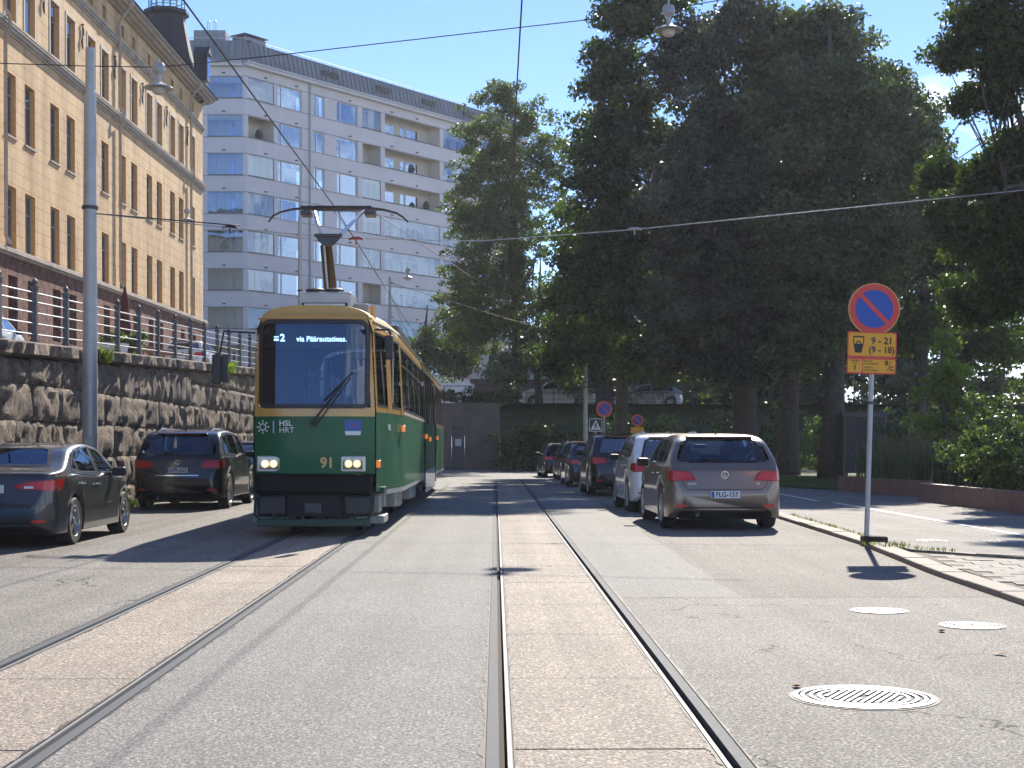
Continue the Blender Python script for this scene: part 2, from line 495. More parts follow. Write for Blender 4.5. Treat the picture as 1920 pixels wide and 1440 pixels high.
# slabs of pinkish concrete between the rails, one object each
def track_slabs(xa, xb, drift, nm):
    base = sweep_strip('track_bed', xa+.001, xb-.001, -.02, M['tar'], drift)
    y = .55+YN; 
    while y < YF:
        L_ = 1.985
        y2 = min(y+L_, YF)
        mb = MB()
        f = drift or (lambda q: 0)
        j = rnd.uniform(-.0015,.0015)
        n = 4
        A = [(xa+f(y)+.004, y+.006+rnd.uniform(0,.003)), (xb+f(y)-.004, y+.006+rnd.uniform(0,.003)), (xb+f(y2)-.004, y2-.004), (xa+f(y2)+.004, y2-.004)]
        mb.prism(A, -.06, j-.001, lambda u, v, h: (u, v, h))
        mb.build('concrete_slab', M['concrete_track'], base)
        y += 1.99
track_slabs(.080, .952, None, 'r'); track_slabs(-2.906, -2.034, lt, 'l')

# asphalt strips between and beside the tracks
def kx(y):   # kerb line on the right of the road
    return interp([(-8,3.2),(8,4.15),(12.3,4.4),(15.3,4.52),(19.9,4.92),(27.7,5.22),(40,5.45),(58,5.6),(66,6.2),(72,8.0),(80,12)], y)
sweep_strip('road', lambda y: -1.904+lt(y), lambda y: -.050, 0, M['asphalt_smooth'], nseg=16)
sweep_strip('road', lambda y: -5.15+lt(y)*2, lambda y: -3.036+lt(y), 0, M['asphalt'], nseg=16)
sweep_strip('parking_lane', lambda y: -8.6, lambda y: -5.15+lt(y)*2, 0, M['asphalt_warm'], nseg=16)
# right of the track: newer smooth strip from Y=13, coarse old lane beside it, patch nearer the camera
def pe(y): return interp([(13,2.16),(20,2.25),(30,2.5),(58,2.35)], y)
rough_e = [(13, 2.17), (13.6,2.19), (14.4,2.15),(15.2,2.22),(17,2.2),(19,2.27),(22,2.24),(25,2.38),(30,2.45),(40,2.4),(58,2.3)]
def re_(y): return interp(rough_e, y)
sweep_strip('road', lambda y: 1.082, re_, 0, M['asphalt_smooth'], y0=13.0, y1=YF, nseg=90)
sweep_strip('parking_lane', lambda y: re_(y), lambda y: kx(y), 0, M['asphalt_warm'], y0=13.0, y1=YF, nseg=90)
sweep_strip('road', lambda y: 1.082, lambda y: kx(y), 0, M['asphalt'], y0=YN, y1=12.985, nseg=12)
sheet('joint_seal', [(1.09,12.985),(2.2,12.985),(4.43,12.985),(4.43,13.0),(2.2,13.0),(1.09,13.0)], -.004, M['tar'])
# beyond the straight the road widens and bends left under the terrace
sheet('road', [(-8.6,YF),(6.0,YF),(6.6,64),(9.5,70),(16,80),(16,84.2),(-60,84.2),(-60,62),(-14,62),(-8.6,58)], 0, M['asphalt_smooth'])
def far_rail(x0, r):
    mb = MB(); prev = None
    for i in range(15):
        a = math.radians(i*5.2); cx = x0 - r
        def P(rr): return (cx+rr*math.cos(a), YF+rr*math.sin(a)*1.0)
        p, q = P(r-.03), P(r+.03)
        if prev: mb.quad((*prev[0],.004),(*prev[1],.004),(*q,.004),(*p,.004))
        prev = (p, q)
    o = mb.build('rail', M['dark_metal']); o['kind'] = 'structure'
for x0, r in ((-.012, 22),(1.03, 23.04),(-3.38,18.6),(-2.35,19.64)): far_rail(x0, r)

# pavement on the right
PZ = .05
def pav(name, pts, m, z=PZ): return sheet(name, pts, z, m, thick=.2)
kerb_w = .27
pts = [(kx(y)+kerb_w+.01, y) for y in (18.9,22,27.7,34,40,50,58,64,68)]
pav('pavement', pts + [(60,68),(60,17.6),(8.0,16.3),(6.1,17.05),(5.2,18.25)], M['asphalt'])
# paved corner with grey pavers
pav('paver_bed', [(kx(8)+kerb_w+.01,6),(kx(12.3)+kerb_w+.01,12.3),(kx(15.3)+kerb_w+.01,15.3),(kx(17.6)+kerb_w+.01,17.6),(kx(18.9)+kerb_w,18.8),(5.0,18.1),(5.95,16.85),(7.9,16.05),(40,17.3),(40,6)], mat('joint_sand', (.15,.13,.11), .95, noise_amt=.2), z=PZ-.012)
bed = tag(bpy.data.objects['paver_bed'], kind='structure')
pm = [MB().box(-.145,.145,-.145,.145,-.05,0).mesh('paver', M['paver'])]
for c in ((.20,.18,.16),(.135,.125,.115),(.16,.14,.125)):
    mm = mat('grey_paver_v', c, .8, noise_amt=.15, noise_scale=20, bump=.3)
    pm.append(MB().box(-.145,.145,-.145,.145,-.05,0).mesh('paver', mm))
cnt = 0
ang = math.radians(-9)
for i in range(-14, 16):
    for j in range(-24, 30):
        u, v = (j + (i % 2)*.5)*.30, i*.30
        x = 5.6 + u*math.cos(ang) - v*math.sin(ang); y = 14.6 + u*math.sin(ang) + v*math.cos(ang)
        if y < 10.2 or x > 7.9 or x > 2.0+.36*y+.55 or x < kx(y)+kerb_w+.16: continue
        if y > interp([(4,18.6),(5.0,17.95),(5.95,16.7),(7.9,15.9),(12,16.3)], x)-.16: continue
        if cnt > 296: continue
        o = place('paver', pm[rnd.choice((0,0,1,2,3))], bed, (x, y, PZ-.004+rnd.uniform(-.005,.003)), (rnd.uniform(-.01,.01), rnd.uniform(-.01,.01), ang)); cnt += 1
# kerb stones, one object each, along the road and along the edge of the paved corner
kerb_row = tag(MB().box(3,5.9,-4,-3.9,-.10,-.09).build('kerb', M['soil']), kind='structure')
def stone_row(path, w, z0, z1, m, name='kerb_stone', parent=None, lmin=.8, lmax=1.25, side=1):
    """stones along a polyline, width w to the side"""
    seg = [Vector((*p, 0)) for p in path]
    tot = 0; acc = [0]
    for a, b in zip(seg, seg[1:]): tot += (b-a).length; acc.append(tot)
    def P(s):
        for i in range(len(acc)-1):
            if s <= acc[i+1] or i == len(acc)-2:
                t = (s-acc[i])/(acc[i+1]-acc[i]); return seg[i].lerp(seg[i+1], t), (seg[i+1]-seg[i]).normalized()
    s = 0
    while s < tot-.2:
        e = min(tot, s+rnd.uniform(lmin,lmax))
        a, d = P(s+.008); b, d2 = P(e-.008)
        nrm = Vector((d.y, -d.x, 0))*side; nrm2 = Vector((d2.y,-d2.x,0))*side
        j = rnd.uniform(-.008,.008); zz = z1+rnd.uniform(-.006,.006)
        mb = MB()
        q = [a, b, b+nrm2*w, a+nrm*w]
        mb.v = [(p.x, p.y, z0) for p in q] + [(p.x + (.012*nrm.x if k in (0,1) else 0), p.y, zz) for k, p in enumerate(q)]
        mb.f = [(3,2,1,0),(4,5,6,7),(0,1,5,4),(1,2,6,5),(2,3,7,6),(3,0,4,7)]
        mb.build(name, m, parent, bevel=.012)
        s = e
stone_row([(kx(y), y) for y in (5,8,12.3,15.3,19.9,27.7,40,58,66,72)], kerb_w, -.1, PZ+.012, M['kerb'], parent=kerb_row)
stone_row([(5.12,18.45),(6.02,16.95),(7.95,16.2)], .14, 0, PZ+.008, M['kerb'], parent=kerb_row, lmin=1, lmax=1.5, side=-1)

# cycle path line and bicycle symbols
ln = MB(); 
for (y0, y1) in ((16.5,33.5),(34.5,44)):
    ln.quad((7.50,y0,PZ+.004),(7.62,y0,PZ+.004),(7.76,y1,PZ+.004),(7.64,y1,PZ+.004))
tag(ln.build('road_marking', M['marking']), kind='structure')
def bike(cx, cy, s, yaw):
    mb = MB()
    def P(u, v):
        return (cx + s*(u*math.cos(yaw)-v*math.sin(yaw)), cy + s*(u*math.sin(yaw)+v*math.cos(yaw))*2.4, PZ+.004)
    def ring(u0, v0, r, w=.05):
        n = 20
        for k in range(n):
            a, b = 2*math.pi*k/n, 2*math.pi*(k+1)/n
            mb.quad(P(u0+r*math.cos(a), v0+r*math.sin(a)), P(u0+r*math.cos(b), v0+r*math.sin(b)), P(u0+(r-w)*math.cos(b), v0+(r-w)*math.sin(b)), P(u0+(r-w)*math.cos(a), v0+(r-w)*math.sin(a)))
    def bar(a, b, w=.035):
        d = Vector((b[0]-a[0], b[1]-a[1])).normalized(); n_ = Vector((-d.y, d.x))*w/2
        mb.quad(P(a[0]+n_.x,a[1]+n_.y),P(b[0]+n_.x,b[1]+n_.y),P(b[0]-n_.x,b[1]-n_.y),P(a[0]-n_.x,a[1]-n_.y))
    ring(-.32,.0,.17); ring(.32,0,.17)
    bar((-.32,0),(-.12,.26)); bar((-.12,.26),(.2,.26)); bar((.2,.26),(.02,.0)); bar((.02,0),(-.12,.26)); bar((-.32,0),(.02,0)); bar((.32,0),(.18,.34)); bar((.18,.34),(.28,.36)); bar((-.18,.30),(-.06,.30))
    tag(mb.build('bicycle_symbol', M['marking']), kind='structure')
p = at(1742, 1006, 1.23*F/169); bike(p.x, p.y-.2, .42, .0)
p = at(1868, 1008, 1.23*F/171); bike(p.x, p.y-.2, .42, .0)

# manhole covers with raised rings and grid
def manhole(x, y, r, label):
    t = thing('manhole_cover', label, 'manhole cover', (x, y, .004), rnd.uniform(0, 3), 'manhole covers in the road')
    mb = MB(); mb.lathe([(r, -.05),(r, .004),(r*.93,.006),(r*.93,-.004)], 40); mb.build('frame_ring', M['iron'], t, smooth=True)
    mb = MB(); mb.lathe([(r*.89,-.03),(r*.89,.005),(r*.84,.005),(r*.84,-.03),(r*.77,-.03),(r*.77,.005),(r*.72,.005),(r*.72,-.03),(r*.65,-.03),(r*.65,.004),(r*.60,.004),(r*.60,-.012)], 40)
    mb.lathe([(r*.60,-.012),(0.001,-.012)], 40)
    mb.build('lid', M['iron'], t, smooth=True)
    k = MB(); s = r/.37
    for i in range(-6, 7):
        for j in range(-6, 7):
            u, v = i*.036*s, j*.036*s
            if math.hypot(u, v) > r*.56 or (abs(i) < 2 and abs(j) < 1): continue
            a = .013*s
            k.box(u-a, u+a, v-a*.7, v+a*.7, -.002, .005)
    o = k.build('grip_pattern', M['iron'], t); o['kind'] = 'stuff'
    mb = MB(); mb.lathe([(r*1.0,-.001),(r*1.06,-.001)], 40); mb.build('tar_joint', M['tar'], t)
manhole(1.95, 7.8, .37, 'large round cast iron manhole cover with concentric rings, nearest in the road')
manhole(3.10, 11.9, .225, 'small manhole cover farther from the kerb, just before the asphalt joint')
manhole(3.53, 10.9, .235, 'small manhole cover closer to the granite kerb, right of its twin')

# ---------------------------------------------------------------- granite retaining wall on the left
def rock_mat(name, c, d):
    m, nt, p = new_mat(name); N, L = nt.nodes, nt.links
    g = N.new('ShaderNodeNewGeometry')
    n1 = N.new('ShaderNodeTexNoise'); n1.inputs['Scale'].default_value = 2.6; n1.inputs['Detail'].default_value = 10; n1.inputs['Roughness'].default_value = .72
    L.new(g.outputs['Position'], n1.inputs['Vector'])
    cr = N.new('ShaderNodeValToRGB'); cr.color_ramp.elements[0].position = .36; cr.color_ramp.elements[0].color = (*d, 1)
    cr.color_ramp.elements[1].position = .62; cr.color_ramp.elements[1].color = (*c, 1)
    L.new(n1.outputs['Fac'], cr.inputs['Fac']); L.new(cr.outputs[0], p.inputs['Base Color'])
    n2 = N.new('ShaderNodeTexNoise'); n2.inputs['Scale'].default_value = 10; n2.inputs['Detail'].default_value = 12; n2.inputs['Roughness'].default_value = .68
    mp = N.new('ShaderNodeMapping'); mp.inputs['Scale'].default_value = (1,1,.45); L.new(g.outputs['Position'], mp.inputs['Vector'])
    L.new(mp.outputs[0], n2.inputs['Vector'])
    b = N.new('ShaderNodeBump'); b.inputs['Strength'].default_value = 1.0; b.inputs['Distance'].default_value = .16
    L.new(n2.outputs['Fac'], b.inputs['Height']); L.new(b.outputs[0], p.inputs['Normal'])
    p.inputs['Roughness'].default_value = .9
    return m
M['rock'] = rock_mat('rough_granite', (.40,.315,.235), (.085,.068,.054))
M['rock2'] = rock_mat('rough_granite_dark', (.25,.205,.16), (.06,.05,.042))
WX = -8.5
def wz(y): return 3.18 + .034*(y-25.5)         # top of wall
wall_root = thing('retaining_wall', 'rough grey granite block retaining wall carrying the railing', 'stone wall', (WX, 30, 0))
def rock_mesh(seed, w, h, d=.13):
    r = random.Random(seed); nx, nz = 10, 7
    mb = MB(); idx = {}
    for i in range(nx+1):
        for k in range(nz+1):
            u, v = i/nx, k/nz
            e = min(u, 1-u, )*w; e2 = min(v, 1-v)*h
            edge = min(1, min(e, e2)/.035)
            x = d*.2 + edge*(d*.8*(.35+.9*abs(noise.noise(Vector((u*w*1.7+seed*9.1, v*h*2.2, seed)))) + .75*noise.noise(Vector((u*w*6+seed, v*h*2.5, seed*3.3)))))
            idx[i,k] = len(mb.v); mb.v.append((x, u*w, v*h))
    for i in range(nx):
        for k in range(nz): mb.f.append((idx[i,k], idx[i+1,k], idx[i+1,k+1], idx[i,k+1]))
    # sides back to the joint
    rim = [idx[i,0] for i in range(nx+1)] + [idx[nx,k] for k in range(1,nz+1)] + [idx[i,nz] for i in range(nx-1,-1,-1)] + [idx[0,k] for k in range(nz-1,0,-1)]
    b = len(mb.v)
    for q in rim: x,y,z = mb.v[q]; mb.v.append((-.15,y,z))
    n = len(rim)
    for i in range(n): mb.f.append((rim[i], rim[(i+1)%n], b+(i+1)%n, b+i))
    return mb.mesh('stone_block', M['rock' if seed % 3 else 'rock2'], smooth=True)
stone_var = [rock_mesh(s, 1.4, .68) for s in range(14)]
cope_var = [rock_mesh(s+40, 1.6, .27, .16) for s in range(6)]
WY0, WY1 = 12.0, 57.5
# courses follow levels; the coping follows the sloping top
zc = [-.05, .46, 1.12, 1.80, 2.47]
for ci in range(5):
    y = WY0 + rnd.uniform(-1,0)
    zb = zc[ci]
    while y < WY1:
        L_ = rnd.choice((.9,1.2,1.5,1.5,1.9,2.3))
        if y+L_ > WY1+.3: L_ = max(.5, WY1-y)
        top = (zc[ci+1] if ci < 4 else wz(y+L_/2)-.29)
        if ci == 4:
            if top - zb > .95:     # split into two
                place('stone_block', rnd.choice(stone_var), wall_root, (rnd.uniform(-.03,.03), y-30+.008, zb+.67), (0,0,0), (1, (L_-.016)/1.4, (top-zb-.68)/.68)); top = zb+.66
        h = top - zb - .014
        if h < .12: y += L_; continue
        place('stone_block', rnd.choice(stone_var), wall_root, (rnd.uniform(-.03,.03), y-30+.008, zb), (0,0,0), (1, (L_-.016)/1.4, h/.68))
        y += L_
y = WY0
while y < WY1:
    L_ = rnd.uniform(1.3,2.1)
    place('coping_stone', rnd.choice(cope_var), wall_root, (.10, y-30, wz(y)-.275), (.034,0,0), (1.1, (L_-.02)/1.6, 1.0))
    y += L_
bk = MB()
bk.v = [(-.6,WY0-30,-.1),(-.03,WY0-30,-.1),(-.03,WY1-30,-.1),(-.6,WY1-30,-.1),(-.6,WY0-30,wz(WY0)-.02),(-.03,WY0-30,wz(WY0)-.02),(-.03,WY1-30,wz(WY1)-.02),(-.6,WY1-30,wz(WY1)-.02)]
bk.f = [(3,2,1,0),(4,5,6,7),(0,1,5,4),(1,2,6,5),(2,3,7,6),(3,0,4,7)]
bk.build('wall_core', M['tar'], wall_root)
# upper street behind the wall
us = MB()
ys_ = (0, 25.5, 60, 84.3)
for a, b in zip(ys_, ys_[1:]):
    us.quad((-40,a,wz(a)-.08),(WX-.1,a,wz(a)-.08),(WX-.1,b,wz(b)-.08),(-40,b,wz(b)-.08))
tag(us.build('upper_street', M['asphalt_warm'], fix=False), kind='structure')
mb = MB(); mb.quad((-60,57.52,-.1),(WX+.05,57.52,-.1),(WX+.05,57.52,wz(57.5)),(-60,57.52,wz(57.5)))
tag(mb.build('retaining_wall', mat('concrete_old', (.26,.245,.225), .9, noise_amt=.2, noise_scale=1.2, dirt=(.12,.11,.10), bump=.3, bump_scale=10)), kind='structure')

# ---------------------------------------------------------------- railing on the wall
rail_root = thing('railing', 'grey iron railing with ball topped posts on the granite wall', 'railing', (WX-.05, 25.5, 0))
post = MB()
post.box(-.05,.05,-.05,.05,-.05,1.02); post.box(-.065,.065,-.065,.065,1.0,1.04); post.box(-.065,.065,-.065,.065,-.05,.06)
post.box(-.07,.07,-.07,.07,1.04,1.06)
post.lathe([(.001,1.06),(.03,1.06),(.022,1.08),(.045,1.10),(.058,1.13),(.045,1.17),(.02,1.19),(.008,1.22),(.001,1.22)], 10)
post_me = post.mesh('post', mat('railing_paint', (.10,.11,.125), .5, metal=.3), smooth=True)
rail_mat = mat('railing_tube', (.42,.44,.46), .4, metal=.5)
rz = (.16,.36,.56,.76,.93)
tube_me = MB().cyl((0,0,0),(0,2.0,.068), .016, n=6).mesh('rail_tube', rail_mat, smooth=True)
for n in range(-4, 17):
    y = 2.0*n
    place('post', post_me, rail_root, (0, y, wz(25.5+y)))
    if n < 16:
        for k, z in enumerate(rz): place('rail_tube', tube_me, rail_root, (0, y, wz(25.5+y)+z))

# ---------------------------------------------------------------- generic facade with holes
def facade(name, P, s0, s1, z0, z1, holes, m, parent, depth=.25, reveal_mat=None, revname='reveal'):
    """P(s, z, n) -> point, n outward; holes: (sa, sb, za, zb)"""
    S = sorted({s0, s1, *[h[0] for h in holes], *[h[1] for h in holes]})
    Z = sorted({z0, z1, *[h[2] for h in holes], *[h[3] for h in holes]})
    S = [s for s in S if s0 <= s <= s1]; Z = [z for z in Z if z0 <= z <= z1]
    mb = MB()
    for a, b in zip(S, S[1:]):
        for c, d in zip(Z, Z[1:]):
            ms, mz = (a+b)/2, (c+d)/2
            if any(h[0] < ms < h[1] and h[2] < mz < h[3] for h in holes): continue
            mb.quad(P(a,c,0), P(b,c,0), P(b,d,0), P(a,d,0))
    o = mb.build(name, m, parent, fix=False)
    for (a,b,c,d) in holes:
        rv = MB()
        for (p,q) in (((a,c),(b,c)),((b,c),(b,d)),((b,d),(a,d)),((a,d),(a,c))):
            rv.quad(P(*p,0), P(*q,0), P(*q,-depth), P(*p,-depth))
        rv.build(revname, reveal_mat or m, parent, fix=False)
    return o
def pbox(mb, P, s0, s1, z0, z1, n0, n1):
    n = len(mb.v)
    mb.v += [tuple(P(*q)) for q in ((s0,z0,n0),(s1,z0,n0),(s1,z0,n1),(s0,z0,n1),(s0,z1,n0),(s1,z1,n0),(s1,z1,n1),(s0,z1,n1))]
    mb.f += [tuple(n+i for i in q) for q in ((3,2,1,0),(4,5,6,7),(0,1,5,4),(1,2,6,5),(2,3,7,6),(3,0,4,7))]

# ---------------------------------------------------------------- yellow stucco building
def stucco():
    m, nt, p = new_mat('yellow_stucco'); N, L = nt.nodes, nt.links
    tc = N.new('ShaderNodeTexCoord')
    sep = N.new('ShaderNodeSeparateXYZ'); L.new(tc.outputs['Object'], sep.inputs[0])
    cb = N.new('ShaderNodeCombineXYZ'); L.new(sep.outputs['Y'], cb.inputs['X']); L.new(sep.outputs['Z'], cb.inputs['Y'])
    br = N.new('ShaderNodeTexBrick'); br.inputs['Scale'].default_value = 1.0
    br.inputs['Brick Width'].default_value = 1.5; br.inputs['Row Height'].default_value = .44; br.inputs['Mortar Size'].default_value = .016
    br.inputs['Color1'].default_value = (1,1,1,1); br.inputs['Color2'].default_value = (.93,.93,.93,1); br.inputs['Mortar'].default_value = (.62,.52,.42,1)
    L.new(cb.outputs[0], br.inputs['Vector'])
    no = N.new('ShaderNodeTexNoise'); no.inputs['Scale'].default_value = .7; no.inputs['Detail'].default_value = 8; no.inputs['Roughness'].default_value = .65
    mp = N.new('ShaderNodeMapping'); mp.inputs['Scale'].default_value = (1,1,.35); L.new(tc.outputs['Object'], mp.inputs['Vector']); L.new(mp.outputs[0], no.inputs['Vector'])
    cr = N.new('ShaderNodeValToRGB'); cr.color_ramp.elements[0].position = .34; cr.color_ramp.elements[0].color = (.50,.32,.165,1)
    cr.color_ramp.elements[1].position = .58; cr.color_ramp.elements[1].color = (.76,.53,.285,1)
    L.new(no.outputs['Fac'], cr.inputs['Fac'])
    mx = N.new('ShaderNodeMixRGB'); mx.blend_type = 'MULTIPLY'; mx.inputs['Fac'].default_value = .75
    L.new(cr.outputs[0], mx.inputs['Color1']); L.new(br.outputs['Color'], mx.inputs['Color2']); L.new(mx.outputs[0], p.inputs['Base Color'])
    p.inputs['Roughness'].default_value = .9
    b = N.new('ShaderNodeBump'); b.inputs['Strength'].default_value = .6; b.inputs['Distance'].default_value = .03
    L.new(br.outputs['Fac'], b.inputs['Height']); b.invert = True
    n3 = N.new('ShaderNodeTexNoise'); n3.inputs['Scale'].default_value = 14; n3.inputs['Detail'].default_value = 6; L.new(tc.outputs['Object'], n3.inputs['Vector'])
    b2 = N.new('ShaderNodeBump'); b2.inputs['Strength'].default_value = .25; b2.inputs['Distance'].default_value = .03
    L.new(n3.outputs['Fac'], b2.inputs['Height']); L.new(b.outputs[0], b2.inputs['Normal']); L.new(b2.outputs[0], p.inputs['Normal'])
    return m
M['stucco'] = stucco()
M['reveal'] = mat('ochre_reveal', (.62,.36,.13), .9, noise_amt=.1)
M['trim'] = mat('grey_moulding', (.46,.40,.33), .85, noise_amt=.15, noise_scale=2, dirt=(.25,.2,.16))
M['redstone'] = rock_mat('red_granite_rubble', (.30,.14,.105), (.09,.04,.032))
M['win_frame_grey'] = mat('grey_window_frame', (.30,.29,.27), .6)
M['slate'] = mat('dark_roof', (.012,.014,.02), .6, metal=0, noise_amt=.2, noise_scale=2)
YB0 = 50.7
M['curtain_pale'] = mat('pale_curtain', (.55,.53,.48), .9, noise_amt=.2, noise_scale=5)
yb = thing('apartment_building', 'long yellow stucco building with red stone base and grey cornices', 'building', (-17, YB0, 0), rot=(.012, 0, 0))
def PY(s, z, n): return (n, s, z)       # s along the street from Y=50.7, n out from the facade
win_s = []
for i in range(-3, 7):
    for d in (0, 2.15):
        s = 52.15 - YB0 + 5.2*i + d
        if s < 35.4-.7: win_s.append(s)
S0, S1 = -48.0, 35.5
rows = [(8.28, 10.45), (12.2, 14.4), (16.25, 18.35)]
holes = [(s-.58, s+.58, a, b) for s in win_s for a, b in rows] + [(s-.30, s+.30, 19.75, 20.3) for s in win_s]
facade('wall', PY, S0, S1, 8.2, 20.7, holes, M['stucco'], yb, .19, M['reveal'])
base_h = []
for s in win_s: base_h.append((s-.5, s+.5, 5.3, 7.3))
facade('stone_base', lambda s, z, n: (n+.06, s, z), S0, S1, 2.5, 8.0, base_h, M['redstone'], yb, .4)
pane_b = {}
for s in win_s:
    for k, (a, b) in enumerate(rows + [(5.3, 7.3), (19.75, 20.3)]):
        hw = .58 if k < 3 else (.5 if k == 3 else .30)
        key = (k,)
        if key not in pane_b:
            fr = MB(); d = -.16 if k != 3 else -.3; t = .07
            pbox(fr, PY, -hw, -hw+t, 0, b-a, d-.05, d); pbox(fr, PY, hw-t, hw, 0, b-a, d-.05, d)
            pbox(fr, PY, -hw+t, hw-t, 0, t, d-.05, d); pbox(fr, PY, -hw+t, hw-t, b-a-t, b-a, d-.05, d)
            if k != 4: pbox(fr, PY, -.03, .03, t, b-a-t, d-.045, d+.01); pbox(fr, PY, -hw+t, hw-t, (b-a)*.66, (b-a)*.66+.06, d-.045, d+.006)
            pa = MB(); pa.quad(PY(-hw,0,d-.03), PY(hw,0,d-.03), PY(hw,b-a,d-.03), PY(-hw,b-a,d-.03))
            ro = MB(); ro.quad(PY(-hw,0,d-.5), PY(hw,0,d-.5), PY(hw,b-a,d-.5), PY(-hw,b-a,d-.5))
            pbox(ro, PY, -hw, -hw*.5, 0, b-a, d-.2, d-.12)
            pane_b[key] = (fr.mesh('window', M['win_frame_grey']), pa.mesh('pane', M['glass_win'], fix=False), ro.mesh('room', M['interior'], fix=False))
        wm, pm_, rm = pane_b[key]
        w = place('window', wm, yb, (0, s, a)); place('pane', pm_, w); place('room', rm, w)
        if k < 3 and rnd.random() < .55:
            cu_ = MB(); hh = rnd.choice((.35,.5,.8,1.0))*(b-a); wd2 = hw if rnd.random() < .5 else hw*.45
            pbox(cu_, PY, -hw+.05, -hw+.05+wd2, b-a-hh, b-a, -.32, -.30); cu_.build('curtain', M['curtain_pale'], w)
        if k in (0, 1):
            pass
# sills and white surrounds of the top row
sill_me = MB().box(0,.06,-.64,.64,-.07,0).mesh('sill', M['trim'])
key_me_unused = MB().prism([(-.75,0),(.75,0),(1.0,.55),(-1.0,.55)], 0, .035, lambda u, v, h: (h, u, v)).mesh('lintel', M['stucco'])
srm = mat('pale_surround', (.55,.51,.45), .85, noise_amt=.1)
sr = MB(); pbox(sr, PY, -.70,-.58,0,2.1,0,.025); pbox(sr, PY, .58,.70,0,2.1,0,.025); pbox(sr, PY, -.70,.70,2.1,2.22,0,.03)
sr_me = sr.mesh('window_surround', srm)
for s in win_s:
    for a, b in rows[:2]:
        place('sill', sill_me, yb, (0.002, s, a)); 
    place('sill', sill_me, yb, (.002, s, rows[2][0])); place('window_surround', sr_me, yb, (.001, s, rows[2][0]))
def cornice(z, steps, m=None, name='cornice'):
    mb = MB()
    zz = z
    for (h, n) in steps: pbox(mb, PY, S0, S1+n, zz, zz+h, -.1, n); zz += h
    return mb.build(name, m or M['trim'], yb)
cornice(7.95, [(.10,.18),(.10,.26),(.08,.20)], name='ledge')
cornice(15.70, [(.10,.06),(.14,.13),(.09,.20),(.04,.22)])
cornice(19.15, [(.10,.06),(.12,.12),(.06,.16)])
cornice(20.7, [(.10,.15),(.12,.35),(.12,.55),(.06,.62)])
gt = MB().box(.58,.70,S0,S1+.6,21.08,21.18); gt.build('gutter', M['galv'], yb)
rf = MB(); rf.quad((.8,S0,21.16),(.8,S1+.8,21.16),(-5,S1-3,24.0),(-5,S0,24.0)); rf.quad((.8,S1+.8,21.16),(-12,S1+.8,21.16),(-12,S1-3,24),(-5,S1-3,24.0))
rf.build('roof', M['slate'], yb, fix=False)
sd = MB(); sd.quad((0,S1,2),(-14,S1,2),(-14,S1,20.9),(0,S1,20.9)); sd.quad((0,S0,2),(-14,S0,2),(-14,S0,20.9),(0,S0,20.9)); sd.build('side_wall', mat('grey_side_render', (.17,.16,.15), .9, noise_amt=.15), yb, fix=False)  # end wall greyed to dull its reflection in the balcony glass
# rain pipes
for s in (66.75-YB0, 82.25-YB0, 51.2-YB0-.0):
    dp = MB()
    dp.tube([(.75,s,21.1),(.6,s,20.85),(.2,s-.0,20.3),(.14,s,20.0),(.14,s,16.4),(.30,s,16.15),(.30,s,15.7),(.14,s,15.5),(.14,s,8.6),(.3,s,8.3)], .07, 8)
    dp.lathe([(.07,0),(.16,.25),(.16,.4)], 10, M=Matrix.Translation((.62,s,20.75)))
    for z in (19,17.4,14.2,12.4,10.6,9.2): dp.cyl((.14,s,z),(.14,s,z+.05),.09,n=8)
    dp.build('downpipe', M['trim'], yb, smooth=True)
# wrought iron wall anchors
an = MB()
pts = []
for i in range(17):
    t = i/16*2*math.pi
    pts.append((.05, .13*math.sin(t), .42-.84*i/16))
an.tube(pts, .035, 6); an.cyl((.05,0,.5),(.05,0,-.5),.022,n=6)
an.lathe([(.001,-.05),(.06,-.02),(.06,.02),(.001,.05)], 8, M=Matrix.Translation((.05,0,.52)))
an_me = an.mesh('wall_anchor', M['black'], smooth=True)
for i in range(-2, 8):
    s = 61.05 - YB0 + 5.17*(i-1)
    if s < S1-.3: place('wall_anchor', an_me, yb, (.01, s, 18.0))
# corner tower: a tall dark mansard with a crest
tw = MB()
cx, cy = -1.6, 33.4
prof = [(2.1,20.6),(2.0,21.2),(1.7,22.1),(1.32,23.8),(1.10,24.9),(1.08,25.2),(1.28,25.35),(1.28,25.52),(1.0,25.6)]
n8 = 8
for (r, z) in prof:
    for k in range(n8):
        a = math.pi/8 + k*math.pi/4
        tw.v.append((cx+r*math.cos(a), cy+r*math.sin(a), z))
for i in range(len(prof)-1):
    for k in range(n8): tw.f.append((i*8+k, i*8+(k+1)%8, i*8+8+(k+1)%8, i*8+8+k))
tw.f.append(tuple(range(len(prof)*8-8, len(prof)*8)))
tw.build('tower_roof', M['slate'], yb)
cr_ = MB()
for k in range(16):
    a = k*math.pi/8; p = Vector((cx+1.0*math.cos(a), cy+1.0*math.sin(a), 25.6))
    cr_.cyl(p, p+Vector((0,0,1.2)), .03, n=5)
    q = Vector((cx+1.0*math.cos(a+math.pi/8), cy+1.0*math.sin(a+math.pi/8), 25.6))
    for z in (.15,.5,.85,1.2): cr_.cyl(p+Vector((0,0,z)), q+Vector((0,0,z)), .025, n=5)
cr_.build('iron_crest', mat('green_crest', (.10,.26,.28), .5, metal=.3), yb)
do = MB(); do.box(.0,.75,cy-.4,cy+.4,21.6,23.1); do.prism([(-.5,0),(.5,0),(0,.45)], 0, .85, lambda u,v,h: (h, cy+u, 23.1+v)); do.build('dormer', M['slate'], yb)
do = MB(); do.quad((.76,cy-.28,21.8),(.76,cy+.28,21.8),(.76,cy+.28,22.9),(.76,cy-.28,22.9)); do.build('dormer_window', M['glass_win'], yb)

